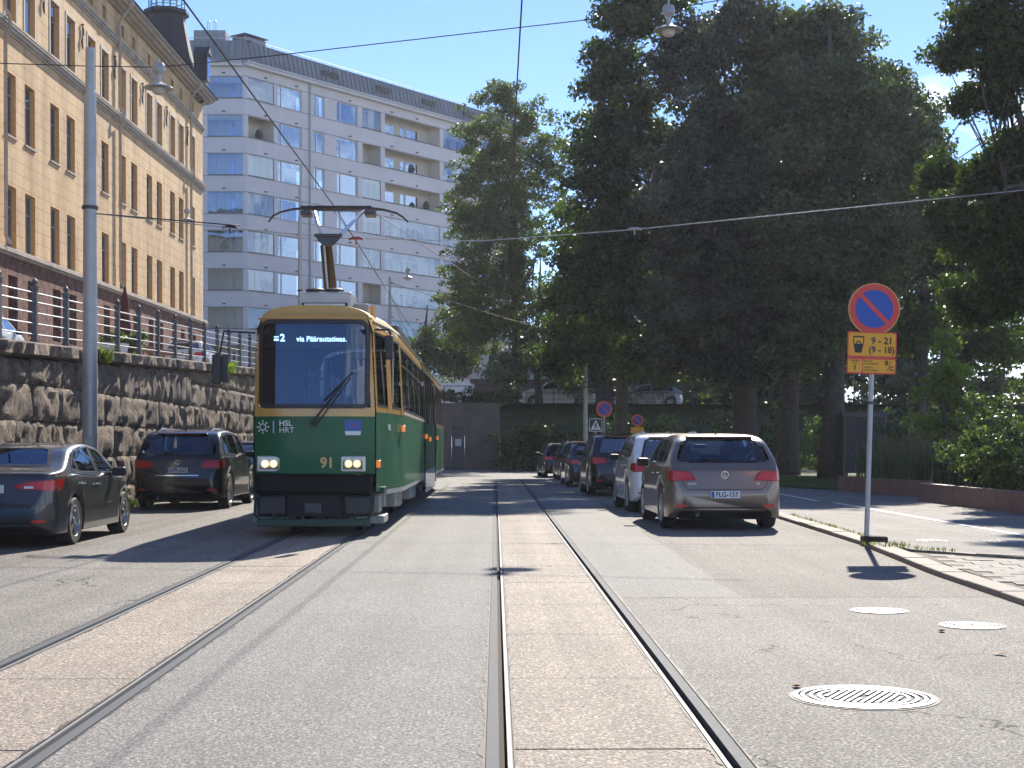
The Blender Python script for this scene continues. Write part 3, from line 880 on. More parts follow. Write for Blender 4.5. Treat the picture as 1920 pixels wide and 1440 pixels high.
# ---------------------------------------------------------------- white apartment block
M['render'] = mat('white_render', (.66,.64,.64), .85, noise_amt=.06, noise_scale=.6, bump=.08, bump_scale=8)
M['render_warm'] = mat('cream_render', (.66,.62,.55), .85, noise_amt=.05, noise_scale=.6)
M['wframe'] = mat('white_window_frame', (.72,.72,.72), .5)
M['roof_metal'] = mat('grey_sheet_roof', (.22,.235,.25), .5, metal=.4, noise_amt=.12, noise_scale=.7)
M['blind'] = mat('pale_blind', (.55,.55,.52), .8)
M['curtain'] = mat('yellow_blind', (.62,.50,.25), .8)
AX, AY = -19.5, 116.0
ab = thing('apartment_building', 'white eight storey apartment block with glazed balconies and grey metal roof', 'building', (AX, AY, 0), rot=(.0122, 0, 0))
dirR = Vector((.588, .809, 0)); nR = Vector((.809, -.588, 0))
def PR(s, z, n): v = dirR*s + nR*n; return (v.x, v.y, z)
def PL(s, z, n): return (-s, -n, z)               # left facade: s to the left
sills = [28.55 - 3.0*i for i in range(8)]
OPH = 1.68
EAVE = 31.0
def ab_window(P, s0, s1, z0, z1, parent, side_light=None, blind=0, depth=.12, glassm='glass_win'):
    w = s1-s0; h = z1-z0; d = -depth
    fr = MB(); t = .06
    pbox(fr, P, s0, s0+t, z0, z1, d-.05, d); pbox(fr, P, s1-t, s1, z0, z1, d-.05, d)
    pbox(fr, P, s0+t, s1-t, z0, z0+t, d-.05, d); pbox(fr, P, s0+t, s1-t, z1-t, z1, d-.05, d)
    if side_light: pbox(fr, P, s0+side_light, s0+side_light+.12, z0+t, z1-t, d-.048, d+.01)
    o = fr.build('window', M['wframe'], parent)
    pa = MB(); pa.quad(P(s0+t,z0+t,d-.03), P(s1-t,z0+t,d-.03), P(s1-t,z1-t,d-.03), P(s0+t,z1-t,d-.03)); pa.build('pane', M[glassm], o, fix=False)
    rm = MB(); pbox(rm, P, s0, s1, z0, z1, d-.55, d-.5)
    rm.build('room', M['interior'], o)
    if blind:
        bl = MB(); bl.quad(P(s0+t,z1-t-h*blind,d-.10), P(s1-t,z1-t-h*blind,d-.10), P(s1-t,z1-t,d-.10), P(s0+t,z1-t,d-.10)); bl.build('blind', M['blind'], o, fix=False)
    return o
R_win = [(3.52,6.30,.45),(7.7,9.0,.35),(10.5,13.2,.5)]
R_bal = [(.25,3.1),(13.77,16.2),(16.75,24.5),(25.0,30.0)]
R_win2 = [(30.6,33.2,.45),(34.2,36.8,.45)]
L_bal = [(.25,3.0)]
L_win = [(3.4,4.4,None),(5.2,7.2,.5),(8.2,10.4,.5)]
RL, LL = 38.0, 16.0
hR = [(a,b,z,z+OPH) for z in sills for (a,b,_) in R_win+R_win2]; hRb = [(a,b,z,z+OPH) for z in sills for (a,b) in R_bal]
hLb = [(a,b,z,z+OPH) for z in sills for (a,b) in L_bal]; hL = [(a,b,z,z+OPH) for z in sills for (a,b,_) in L_win]
facade('wall', PR, 0, RL, 2, EAVE, hR+hRb, M['render'], ab, .12)
facade('wall', PL, 0, LL, 2, EAVE, hL+hLb, M['render'], ab, .12)
rr = random.Random(3)
glazed_dark = 0
for fi, (P, bals) in enumerate(((PR, R_bal), (PL, L_bal))):
    for (a, b) in bals:
        for i, z in enumerate(sills):
            # recess: back wall, side walls, ceiling, floor
            rc = MB(); D = 1.5; zb_, zt_ = z-1.0, z+OPH+.25
            e = .02
            A, B = a-.1, b+.1
            if fi == 0 and a < 1: A = a+.0
            rc.quad(P(A,zb_,-D),P(B,zb_,-D),P(B,zt_,-D),P(A,zt_,-D))
            rc.quad(P(A,zb_,-D),P(A,zb_,-.14),P(A,zt_,-.14),P(A,zt_,-D)); rc.quad(P(B,zb_,-D),P(B,zb_,-.14),P(B,zt_,-.14),P(B,zt_,-D))
            rc.quad(P(A,zt_,-D),P(B,zt_,-D),P(B,zt_,-.14),P(A,zt_,-.14)); rc.quad(P(A,zb_,-D),P(B,zb_,-D),P(B,zb_,-.14),P(A,zb_,-.14))
            bo = rc.build('balcony', M['render_warm'], ab, fix=False)
            # door and window on the back wall
            w_ = b-a
            units = [(a+w_*.12, a+w_*.42, -.9, 1.35)] if w_ < 4 else [(a+.4, a+2.9, -.1, 1.35), (a+3.7, a+4.3, -.9, 1.35), (a+4.5, a+6.3, -.1, 1.35)]
            for (c, d, e0, e1) in units:
                f = MB(); pbox(f, P, c, d, z+e0, z+e1, -D+.003, -D+.05); f.build('balcony_window', M['wframe'], bo)
                g_ = MB(); pbox(g_, P, c+.07, d-.07, z+e0+.07, z+e1-.07, -D+.052, -D+.06); g_.build('balcony_pane', M['glass_win'], bo)
                rm = MB(); pbox(rm, P, c+.07, d-.07, z+e0+.07, z+e1-.07, -D+.04, -D+.051); rm.build('dark_room', M['interior'], bo)
            if rr.random() < .4:
                c = a+w_*rr.uniform(.55,.85); pl = MB(); pl.lathe([(.12,0),(.16,.3)], 8, M=Matrix.Translation(P(c, z-.9+.7,-.6))); pl.lathe([(.01,0),(.28,.2),(.34,.5),(.2,.8),(.01,.95)], 8, M=Matrix.Translation(P(c, z+.05,-.6))); pl.build('balcony_plant', mat('dark_leaf', (.03,.045,.03), .9), bo, smooth=True)
            # glazing: most balconies carry frameless panes
            if not (i == 0 and a > 16 and a < 17) and rr.random() < (.86 if i < 6 else .35):
                npan = max(3, int(round(w_/.75)))
                gp = MB()
                for k in range(npan):
                    x0 = a+w_*k/npan+.012; x1 = a+w_*(k+1)/npan-.012
                    t0 = rr.uniform(-.006,.006)
                    gp.quad(P(x0,z+.02,-.06+t0),P(x1,z+.02,-.06-t0),P(x1,z+OPH-.02,-.06-t0),P(x0,z+OPH-.02,-.06+t0))
                gp.build('balcony_glazing', M['glass_balc'], ab, fix=False)
                if rr.random() < .3:
                    bl = MB(); hh = rr.uniform(.3,.8); bl.quad(P(a+.05,z+OPH-hh,-.16),P(b-.05,z+OPH-hh,-.16),P(b-.05,z+OPH,-.16),P(a+.05,z+OPH,-.16)); bl.build('blind', M['blind' if rr.random()<.8 else 'curtain'], bo, fix=False)
            hr = MB(); pbox(hr, P, a, b, z+.0, z+.05, -.02, .05); hr.build('handrail', M['dark_metal'], ab)
for P, wins in ((PR, R_win+R_win2), (PL, L_win)):
    for (a, b, sl) in wins:
        for i, z in enumerate(sills):
            ab_window(P, a, b, z, z+OPH, ab, sl, rr.choice((0,0,.3,.55,1.0,0)))
# dark strips drawn as shadow lines above and below every storey band, and small weep outlets
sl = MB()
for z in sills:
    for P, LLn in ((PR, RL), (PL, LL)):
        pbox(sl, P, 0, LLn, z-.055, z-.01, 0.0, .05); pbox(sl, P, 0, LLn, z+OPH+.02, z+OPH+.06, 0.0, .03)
sl.build('storey_shadow_strip', mat('band_shadow_line', (.30,.31,.33), .7), ab)
ow = MB()
for z in sills:
    for s in (2.0,5.5,12,17.5,21,26): pbox(ow, PR, s, s+.25, z+OPH+.24, z+OPH+.32, 0, .12)
    for s in (1.6,): pbox(ow, PL, s, s+.25, z+OPH+.24, z+OPH+.32, 0, .12)
o = ow.build('water_outlet', M['dark_metal'], ab); o['kind'] = 'stuff'
dp = MB(); dp.tube([PR(7.19,31,.12), PR(7.19,2,.12)], .08, 8); dp.build('downpipe', M['galv'], ab, smooth=True)
# eave, gutter and sheet metal attic
ev = MB(); pbox(ev, PR, -.3, RL, EAVE+.002, EAVE+.22, -1, .45); pbox(ev, PL, .22, LL, EAVE+.004, EAVE+.22, -1, .45); ev.build('eave', M['render'], ab)
gu = MB(); pbox(gu, PR, -.3, RL, EAVE+.225, EAVE+.36, -.3, .55); pbox(gu, PL, .25, LL, EAVE+.225, EAVE+.36, -.3, .55); gu.build('gutter', M['galv'], ab)
at_h = EAVE+2.2
am = MB()
am.quad(PR(.2,EAVE+.3,-.15), PR(RL,EAVE+.3,-.15), PR(RL,at_h,-.6), PR(.2,at_h,-.6)); am.quad(PL(.1,EAVE+.3,-.15), PL(LL,EAVE+.3,-.15), PL(LL,at_h,-.6), PL(.1,at_h,-.6))
am.quad(PR(.2,at_h,-.6), PR(RL,at_h,-.6), PR(RL,at_h+.4,-8), PR(.2,at_h+.4,-8)); am.quad(PL(-.3,at_h,-.6), PL(LL,at_h,-.6), PL(LL,at_h+.4,-14), PL(-.3,at_h+.4,-14))
am.build('attic', M['roof_metal'], ab, fix=False)
sm = MB()
for i in range(70):
    s = .3+i*.54
    if s < RL:
        b_ = len(sm.v); sm.v += [tuple(PR(s,EAVE+.35,-.11)),tuple(PR(s+.035,EAVE+.35,-.11)),tuple(PR(s+.035,at_h,-.55)),tuple(PR(s,at_h,-.55))]; sm.f.append((b_,b_+1,b_+2,b_+3))
        sm.quad(PR(s+.035,EAVE+.35,-.11),PR(s+.035,EAVE+.35,-.17),PR(s+.035,at_h,-.61),PR(s+.035,at_h,-.55))
    if s < LL:
        sm.quad(PL(s,EAVE+.35,-.11),PL(s+.035,EAVE+.35,-.11),PL(s+.035,at_h,-.55),PL(s,at_h,-.55))
        sm.quad(PL(s,EAVE+.35,-.11),PL(s,EAVE+.35,-.17),PL(s,at_h,-.61),PL(s,at_h,-.55))
o = sm.build('roof_seams', mat('seam', (.14,.15,.16), .5, metal=.4), ab, fix=False); o['kind'] = 'stuff'
for s in (9.2, 16.0, 22.4, 28.6, 34):
    lv = MB(); pbox(lv, PR, s, s+1.7, EAVE+1.15, EAVE+1.6, -.5, -.24); 
    for k in range(5): pbox(lv, PR, s-.05, s+1.75, EAVE+1.15+k*.1, EAVE+1.18+k*.1, -.24, -.19)
    lv.build('roof_vent', M['dark_metal'], ab)
tr = MB(); 
for P_, LLn in ((PR, RL),(PL, LL)):
    tr.tube([P_(.2,at_h+.18,-.6), P_(LLn,at_h+.18,-.6)], .03, 5)
    for i in range(int(LLn/1.5)): tr.cyl(P_(.5+i*1.5,at_h,-.6), P_(.5+i*1.5,at_h+.18,-.6), .02, n=4)
tr.build('snow_guard', M['galv'], ab)
def roofbox(P, s0, s1, n0, n1, h, cap, nm):
    b = MB(); pbox(b, P, s0, s1, at_h-.1, at_h+h, n0, n1); o = b.build(nm, M['roof_metal'], ab)
    if cap: c = MB(); pbox(c, P, s0-.15, s1+.15, at_h+h+.12, at_h+h+.2, n0-.15, n1+.15); pbox(c, P, s0+.1,s0+.2,at_h+h,at_h+h+.12,n1-.2,n1-.1); pbox(c, P, s1-.2,s1-.1,at_h+h,at_h+h+.12,n1-.2,n1-.1); c.build('chimney_cap', M['dark_metal'], o)
roofbox(PR, .9, 3.2, -2.4, -1.0, .55, True, 'chimney')
roofbox(PL, 1.8, 4.3, -3.2, -1.2, .95, False, 'roof_hatch')
ld = MB()
for x in (2.6, 3.1): ld.tube([PL(x,at_h+.9,-1.5),PL(x,at_h+1.7,-1.5),PL(x+.12,at_h+1.9,-1.7),PL(x+.24,at_h+1.7,-1.9),PL(x+.24,at_h+.9,-1.9)], .03, 5)
ld.build('ladder_hoop', M['galv'], ab)
# ---------------------------------------------------------------- cars
def paint(name, col, metal=.5, rough=.28, coat=1.0):
    return mat(name, col, rough, metal=metal, coat=coat, noise_amt=.03, noise_scale=3)

def clip_mesh_poly(poly, step=.06):
    """triangulated 2-D polygon, cut on a grid so that it can follow a curved body"""
    bm = bmesh.new()
    vs = [bm.verts.new((u, v, 0)) for u, v in poly]
    bm.faces.new(vs)
    us = [p[0] for p in poly]; vv = [p[1] for p in poly]
    for ax, lo, hi in ((0, min(us), max(us)), (1, min(vv), max(vv))):
        n = int((hi-lo)/step)
        for i in range(1, n+1):
            c = lo + (hi-lo)*i/(n+1)
            co = (c,0,0) if ax == 0 else (0,c,0); no = (1,0,0) if ax == 0 else (0,1,0)
            bmesh.ops.bisect_plane(bm, geom=bm.verts[:]+bm.edges[:]+bm.faces[:], plane_co=co, plane_no=no)
    bmesh.ops.triangulate(bm, faces=[f for f in bm.faces if len(f.verts) > 4])
    out = ([tuple(v.co[:2]) for v in bm.verts], [tuple(v.index for v in f.verts) for f in bm.faces])
    bm.verts.index_update()
    out = ([tuple(v.co[:2]) for v in bm.verts], [tuple(v.index for v in f.verts) for f in bm.faces])
    bm.free()
    return out

class Body:
    """smooth hull lofted along its length; lamps, panes, seams are pressed onto it"""
    def __init__(s, v, f):
        s.bvh = BVHTree.FromPolygons(v, f)
    def press(s, view, u, v, off):
        if view == 'rear': o, d = Vector((u, -3, v)), Vector((0, 1, 0))
        elif view == 'front': o, d = Vector((u, 12, v)), Vector((0, -1, 0))
        elif view == 'right': o, d = Vector((4, u, v)), Vector((-1, 0, 0))
        else: o, d = Vector((-4, u, v)), Vector((1, 0, 0))
        loc, n, i, dist = s.bvh.ray_cast(o, d)
        if loc is None:
            loc, n, i, dist = s.bvh.find_nearest(o + d*(3 if view == 'rear' else 3.2))
        if n.dot(d) > 0: n = -n
        return loc + n*off
    def patch(s, polys, name, m, parent, off=.006, step=.06):
        mb = MB()
        for view, poly in polys:
            vs, fs = clip_mesh_poly(poly, step)
            b = len(mb.v)
            mb.v += [tuple(s.press(view, u, v, off)) for u, v in vs]
            mb.f += [tuple(b+i for i in f) for f in fs]
        return mb.build(name, m, parent, smooth='all')
    def ribbon(s, lines, name, m, parent, w=.012, off=.003, step=.05):
        mb = MB()
        for view, pts in lines:
            q = []
            for a, b in zip(pts, pts[1:]):
                n = max(1, int(math.dist(a, b)/step))
                q += [(a[0]+(b[0]-a[0])*i/n, a[1]+(b[1]-a[1])*i/n) for i in range(n)]
            q.append(pts[-1])
            L_, R_ = [], []
            for i, p in enumerate(q):
                a, b = q[max(0,i-1)], q[min(len(q)-1,i+1)]
                d = Vector((b[0]-a[0], b[1]-a[1])).normalized()
                L_.append(s.press(view, p[0]-d.y*w/2, p[1]+d.x*w/2, off)); R_.append(s.press(view, p[0]+d.y*w/2, p[1]-d.x*w/2, off))
            for i in range(len(q)-1): mb.quad(L_[i], L_[i+1], R_[i+1], R_[i])
        return mb.build(name, m, parent, smooth='all')

def inside(poly, u, v):
    c = False; n = len(poly); j = n-1
    for i in range(n):
        a, b = poly[i], poly[j]
        if (a[1] > v) != (b[1] > v) and u < (b[0]-a[0])*(v-a[1])/(b[1]-a[1])+a[0]: c = not c
        j = i
    return c
def shrink(poly, k):
    cu = sum(p[0] for p in poly)/len(poly); cv = sum(p[1] for p in poly)/len(poly)
    out = []
    for u, v in poly:
        d = math.hypot(u-cu, v-cv); out.append((u-(u-cu)/d*k, v-(v-cv)/d*k))
    return out

wheel_cache = {}
def wheel_meshes(r, w, spokes, style):
    key = (r, w, spokes, style)
    if key in wheel_cache: return wheel_cache[key]
    RY = Matrix.Rotation(math.pi/2, 4, 'Y')
    t = MB(); ri = r*.68
    t.lathe([(ri,-w/2+.01),(r*.93,-w/2),(r*.985,-w/2+.02),(r,-w/2+.05),(r,w/2-.05),(r*.985,w/2-.02),(r*.93,w/2),(ri,w/2-.01)], 32, M=RY)
    tm = t.mesh('tyre', M['rubber'], smooth=True)
    b = MB()
    b.lathe([(ri+.003,w/2-.012),(ri*.95,w/2-.004),(ri*.91,w/2-.02),(ri*.88,w/2-.06)], 32, M=RY)
    for k in range(spokes):
        a0 = 2*math.pi*k/spokes
        for dd in ((-.10,.10) if style == 'double' else (0,)):
            a = a0+dd; hw = .016 if style == 'double' else .034
            c, s_ = math.cos(a), math.sin(a)
            for (r0, r1, h0, h1) in ((ri*.12, ri*.93, hw*1.25, hw),):
                P = []
                for (rr_, hh) in ((r0,h0),(r1,h1)):
                    for sg in (-1,1):
                        for xx in (w/2-.045, w/2-.012-(.012 if rr_ == r0 else 0)):
                            P.append((xx, rr_*c - sg*hh*s_, rr_*s_ + sg*hh*c))
                n = len(b.v); b.v += P
                b.f += [tuple(n+i for i in q) for q in ((0,1,3,2),(4,6,7,5),(0,4,5,1),(2,3,7,6),(1,5,7,3),(0,2,6,4))]
    b.lathe([(ri*.2,w/2-.05),(ri*.2,w/2-.02),(ri*.15,w/2-.012),(.001,w/2-.012)], 16, M=RY)
    rm = b.mesh('rim', M['rim'], smooth=True)
    d = MB(); d.lathe([(ri*.88,w/2-.07),(.001,w/2-.07)], 24, M=RY); d.lathe([(ri*.88,-w/2+.02),(.001,-w/2+.02)], 24, M=RY)
    dm = d.mesh('brake_disc', mat('brake_dark', (.05,.05,.052), .5, metal=.5))
    wheel_cache[key] = (tm, rm, dm)
    return wheel_cache[key]

def plate(parent, body, x, z, s, m_back, y_extra=0):
    p = body.press('rear', x, z, .0)
    b = MB().box(-.22,.22,-.012,0,-.055,.055); pl = b.build('number_plate', M['plate'], parent, loc=(x, p.y-.012, z), bevel=.004)
    b = MB().box(-.212,-.172,-.0145,-.0125,-.048,.048); b.build('plate_band', M['eu_blue'], pl)
    if s: text(s, .105, (.02,-.0145,-.001), M['plate_ink'], pl, 'plate_lettering', extrude=.001, sx=.92, offset=.0015)
    return pl

def car(name, label, cat, loc, kind, paintm, plate_s=None, group=None, rotz=0, see=False, sc=(1,1,1), style='plain', spokes=5, detail=True):
    K = dict(
    hatch=dict(L=4.26, wb=(.84,3.48), r=.325,
        top=[(0,.56),(.02,.66),(.05,.80),(.075,.93),(.13,.98),(.20,1.06),(.50,1.365),(.62,1.42),(.8,1.445),(1.5,1.48),(2.2,1.46),(2.6,1.39),(3.25,1.02),(3.45,.97),(3.9,.85),(4.12,.72),(4.22,.60),(4.26,.5)],
        plan=[(0,.66),(.03,.76),(.09,.83),(.25,.875),(.7,.895),(3.5,.895),(3.9,.83),(4.15,.66),(4.26,.5)],
        belt=[(0,.93),(.3,.985),(2.0,.955),(3.3,.93),(4.26,.6)], floor=.19, tum=.42, roof=1.48,
        rearw=[(-.69,1.04),(.67,1.04),(.54,1.36),(.30,1.39),(-.30,1.39),(-.56,1.36)],
        frontw=[(-.66,1.0),(.66,1.0),(.54,1.38),(-.54,1.38)],
        sidew=[[(.62,1.03),(1.02,1.005),(1.02,1.36),(.86,1.35)],[(1.08,1.005),(1.95,.99),(1.95,1.395),(1.08,1.37)],[(2.03,.99),(3.02,1.00),(2.50,1.37),(2.03,1.395)]],
        doors=[1.99, 1.08, 3.02], lamp=[[(.83,.74),(.44,.76),(.47,.84),(.53,.895),(.82,.91)]], lampside=[(.02,.75),(.26,.80),(.34,.90),(.02,.91)], gate=(.58,.62,.93), pz=.545),
    suv=dict(L=4.75, wb=(.92,3.80), r=.375,
        top=[(0,.62),(.02,.75),(.06,.92),(.09,1.04),(.15,1.12),(.55,1.54),(.68,1.62),(.9,1.665),(1.8,1.70),(2.5,1.67),(2.9,1.60),(3.55,1.19),(3.7,1.15),(4.2,1.05),(4.55,.90),(4.7,.72),(4.75,.6)],
        plan=[(0,.72),(.03,.82),(.09,.89),(.25,.94),(.8,.965),(3.9,.965),(4.35,.90),(4.65,.72),(4.75,.55)],
        belt=[(0,1.05),(.4,1.13),(2.2,1.10),(3.6,1.08),(4.75,.7)], floor=.24, tum=.30, roof=1.70,
        rearw=[(-.74,1.15),(.74,1.15),(.62,1.52),(.5,1.57),(-.5,1.57),(-.62,1.52)],
        frontw=[(-.74,1.16),(.74,1.16),(.62,1.60),(-.62,1.60)],
        sidew=[[(.55,1.18),(1.22,1.16),(1.22,1.59),(.85,1.57)],[(1.30,1.16),(2.22,1.14),(2.22,1.61),(1.30,1.60)],[(2.30,1.14),(3.32,1.15),(2.82,1.58),(2.30,1.61)]],
        doors=[2.26, 1.26, 3.34], lamp=[[(.90,.86),(.50,.875),(.48,.95),(.54,1.03),(.90,1.05)]], lampside=[(.02,.87),(.34,.91),(.40,1.03),(.02,1.05)], gate=(.62,.66,1.08), pz=.83),
    sedan=dict(L=4.55, wb=(.98,3.71), r=.33,
        top=[(0,.55),(.02,.66),(.05,.80),(.07,.93),(.10,1.0),(.16,1.02),(.5,1.055),(.72,1.12),(1.25,1.345),(1.6,1.405),(2.1,1.43),(2.6,1.40),(2.85,1.35),(3.5,1.0),(3.65,.95),(4.2,.84),(4.42,.72),(4.52,.60),(4.55,.5)],
        plan=[(0,.60),(.03,.72),(.09,.80),(.25,.86),(.8,.895),(3.6,.895),(4.1,.83),(4.4,.68),(4.55,.5)],
        belt=[(0,.95),(.2,.97),(1.0,.985),(2.2,.94),(3.6,.90),(4.55,.6)], floor=.18, tum=.40, roof=1.43,
        rearw=[(-.62,1.10),(.62,1.10),(.50,1.33),(.40,1.35),(-.40,1.35),(-.50,1.33)],
        frontw=[(-.66,.99),(.66,.99),(.53,1.34),(-.53,1.34)],
        sidew=[[(.98,1.045),(1.22,1.02),(1.22,1.26),(1.16,1.235)],[(1.28,1.015),(2.22,.985),(2.22,1.36),(1.9,1.36),(1.28,1.28)],[(2.30,.98),(3.28,.97),(2.74,1.31),(2.30,1.36)]],
        doors=[2.26, 1.30, 3.30], lamp=[[(.86,.77),(.36,.80),(.34,.85),(.50,.90),(.86,.93)]], lampside=[(.02,.78),(.34,.84),(.42,.92),(.02,.93)], gate=(.60,.60,.97), pz=.80),
    )[kind]
    L = K['L']
    t = thing(name, label, cat, loc, rotz, group); t.scale = sc
    ys = sorted(set([0,.01,.02,.035,.05,.065,.08,.10,.13,.17,.21,.26] + [round(.3+i*.11,3) for i in range(int((L-.6)/.11))] + [L-.3,L-.2,L-.12,L-.07,L-.03,L-.01,L]
        + [w+d*(K['r']+.05) for w in K['wb'] for d in (-1.03,-1,-.97,-.9,-.8,-.65,-.5,-.3,-.1,.1,.3,.5,.65,.8,.9,.97,1,1.03)]))
    ys = [y for i, y in enumerate(ys) if i == 0 or y-ys[i-1] > .006]
    secs = []
    for y in ys:
        hw = sinterp(K['plan'], y); zt = sinterp(K['top'], y); zb = interp(K['belt'], y)
        fl = K['floor'] + max(0, .12-.6*y) + max(0, (y-L+.35)*.35)
        za = fl
        for w in K['wb']:
            R = K['r']+.05; dd = abs(y-w)
            if dd < R: za = max(za, K['r'] + math.sqrt(R*R-dd*dd))
        zb = min(zb, zt-.02)
        za_ = min(za, zb-.05)
        S = [(0,fl),(max(.1,hw-.30),fl),(max(.1,hw-.30),min(za_,zb-.06)),(hw*.95,za_),(hw*.985,za_+.012)]
        for k, fx in ((.2,.996),(.4,1.0),(.6,.998),(.78,.985),(.88,.975),(.955,.972),(1,.955)):
            S.append((hw*fx, za_+.012+(zb-za_-.012)*k))
        h = zt-zb; h1 = max(h-.10, h*.55)
        xb = hw*.955
        def xr(z): return xb - K['tum']*z*(1 if h > .15 else .8)
        for k in (.15,.3,.45,.6,.75,.9,1): S.append((xr(h1*k)*(1-.0*k), zb+h1*k))
        xt = xr(h1); zz = zb+h1; hh = h-h1
        for k in (.25,.5,.75,1): 
            a = k*math.pi/2; 
            e = .10+.06*min(1,h)
            S.append((max(.0,xt-e*(1-math.cos(a))*1.0 - (0)), zz+hh*.86*math.sin(a)))
        xe = S[-1][0]
        for k in (.25,.5,.75,1): S.append((xe*(1-k), zz+hh*(.86+.14*(1-(1-k)**2))))
        secs.append([(x, y, z) for x, z in S] + [(-x, y, z) for x, z in S[-2:0:-1]])
    n = len(secs[0]); v = [p for s_ in secs for p in s_]; f = []
    for i in range(len(secs)-1):
        for k in range(n):
            f.append((i*n+k, i*n+(k+1)%n, (i+1)*n+(k+1)%n, (i+1)*n+k))
    f.append(tuple(range(n))[::-1]); f.append(tuple((len(secs)-1)*n+k for k in range(n)))
    body = Body(v, f)
    # openings for the glass
    if see:
        keep = []
        for q in f:
            c = Vector((0,0,0))
            for i in q: c += Vector(v[i])
            c /= len(q); cut = False
            if c.z > .95:
                if c.y < 1.5 and inside(shrink(K['rearw'], .015), c.x, c.z): cut = True
                if c.y > 2.3 and inside(shrink(K['frontw'], .015), c.x, c.z): cut = True
                if abs(c.x) > .45 and not cut and any(inside(shrink(w, .015), c.y, c.z) for w in K['sidew']): cut = True
            if cut and len(q) == 4: continue
            keep.append(q)
        f = keep
    mb = MB(); mb.v = v; mb.f = f
    mb.build('body', paintm, t, smooth=True)
    gm = M['glass_car'] if see else M['glass_dark']
    def ring(view, poly, k=.045):
        inn = shrink(poly, k); m_ = MB(); nn = len(poly)
        for i in range(nn):
            a, b = poly[i], poly[(i+1)%nn]; c, d = inn[i], inn[(i+1)%nn]
            st = max(1, int(math.dist(a,b)/.08))
            for j in range(st):
                t0, t1 = j/st, (j+1)/st
                L4 = [(a[0]+(b[0]-a[0])*t0, a[1]+(b[1]-a[1])*t0),(a[0]+(b[0]-a[0])*t1, a[1]+(b[1]-a[1])*t1),(c[0]+(d[0]-c[0])*t1, c[1]+(d[1]-c[1])*t1),(c[0]+(d[0]-c[0])*t0, c[1]+(d[1]-c[1])*t0)]
                m_.quad(*[body.press(view, *p, .006) for p in L4])
        return m_
    def window(nm, view, poly, k=.045):
        o = body.patch([(view, poly)], nm, gm, t, .002, .10)
        if not see:
            pass
        ring(view, poly, k).build('window_seal', M['black'], o, smooth='all')
        return o
    window('rear_window', 'rear', K['rearw'], .05)
    window('windscreen', 'front', K['frontw'], .04)
    for w in K['sidew']:
        for view in ('left', 'right'):
            window('side_window', view, w, .028)
    if not see:      # dark cabin directly behind tinted glass
        pass
    # wheels
    tm, rm, dm = wheel_meshes(K['r'], .225, spokes, style)
    hw = .895 if kind != 'suv' else .965
    for wy in K['wb']:
        for sg in (1, -1):
            tt = place('wheel', tm, t, (sg*(hw-.12), wy, K['r']), (0, 0, 0 if sg > 0 else math.pi))
            place('rim', rm, tt); place('brake_disc', dm, tt)
    # arch liners and underside
    ul = MB(); ul.box(-hw+.27, hw-.27, .25, L-.3, .16, K['floor']+.04); ul.build('underside', M['rubber'], t)
    if see:
        it = MB(); it.box(-.72,.72,.5,3.3,.35,.62); it.build('cabin_floor', M['interior'], t)
        for sx_ in (-.37,.37):
            s_ = MB(); s_.box(sx_-.25,sx_+.25,2.0,2.12,.6,1.10); s_.box(sx_-.24,sx_+.24,2.05,2.55,.55,.72); s_.build('seat', M['interior'], t, bevel=.04)
            s_ = MB(); s_.box(sx_-.13,sx_+.13,2.0,2.10,1.13,1.30); s_.build('headrest', M['interior'], t, bevel=.04)
            s_ = MB(); s_.box(sx_-.12,sx_+.12,1.02,1.10,1.06,1.20); s_.build('headrest', M['interior'], t, bevel=.03)
        s_ = MB(); s_.box(-.66,.66,.98,1.12,.5,1.05); s_.box(-.66,.66,1.1,1.6,.45,.62); s_.build('rear_bench', M['interior'], t, bevel=.05)
        s_ = MB(); s_.box(-.70,.70,2.75,3.25,.6,.93); s_.build('dashboard', M['interior'], t, bevel=.04)
        s_ = MB(); s_.box(-.10,.10,2.62,2.64,1.24,1.31); s_.build('interior_mirror', M['black'], t, bevel=.01)
    # lamps
    for poly in K['lamp']:
        for sg in (1, -1):
            pr = [('rear', [(sg*a, b) for a, b in poly]), ('right' if sg > 0 else 'left', K['lampside'])]
            lo = body.patch(pr, 'tail_lamp', M['lamp_dark'], t, .010, .05)
            inner = shrink(poly, .045)
            body.patch([('rear', [(sg*a, b) for a, b in inner])], 'lamp_lens', M['lamp_red'], lo, .016, .06)
            if detail and kind == 'sedan':
                a0 = min(p[0] for p in poly); cz = (poly[0][1]+poly[-1][1])/2
                body.patch([('rear', [(sg*(a0+.14),cz-.045),(sg*(a0+.26),cz-.045),(sg*(a0+.26),cz-.015),(sg*(a0+.14),cz-.015)])], 'reverse_lens', M['lamp_clear'], lo, .02, .05)
    hw0 = .60 if kind != 'suv' else .66
    for sg in (1,-1):
        body.patch([('rear', [(sg*(hw0-.02),K['floor']+.17),(sg*(hw0+.14),K['floor']+.17),(sg*(hw0+.14),K['floor']+.21),(sg*(hw0-.02),K['floor']+.20)])], 'reflector', M['lamp_red'], t, .008, .05)
        body.patch([('front', [(sg*.42,.60),(sg*.62,.60),(sg*.62,.72),(sg*.42,.70)])], 'headlight', M['lamp_clear'], t, .008, .05)
    # lower bumper in unpainted black
    zf = K['floor']
    body.patch([('rear', [(-hw0-.14,zf+.01),(hw0+.14,zf+.01),(hw0+.10,zf+.10),(hw0-.04,zf+.165),(-hw0+.04,zf+.165),(-hw0-.10,zf+.10)])], 'lower_bumper', M['black'], t, .012, .08)
    # seams: tailgate and doors
    g0, zl, zu = K['gate'][0], K['gate'][1], K['gate'][2]
    seams = [('rear', [(-g0-.10,zu+.0),(-g0-.04,zl+.05),(-g0+.03,zl),(g0-.03,zl),(g0+.04,zl+.05),(g0+.10,zu)])]
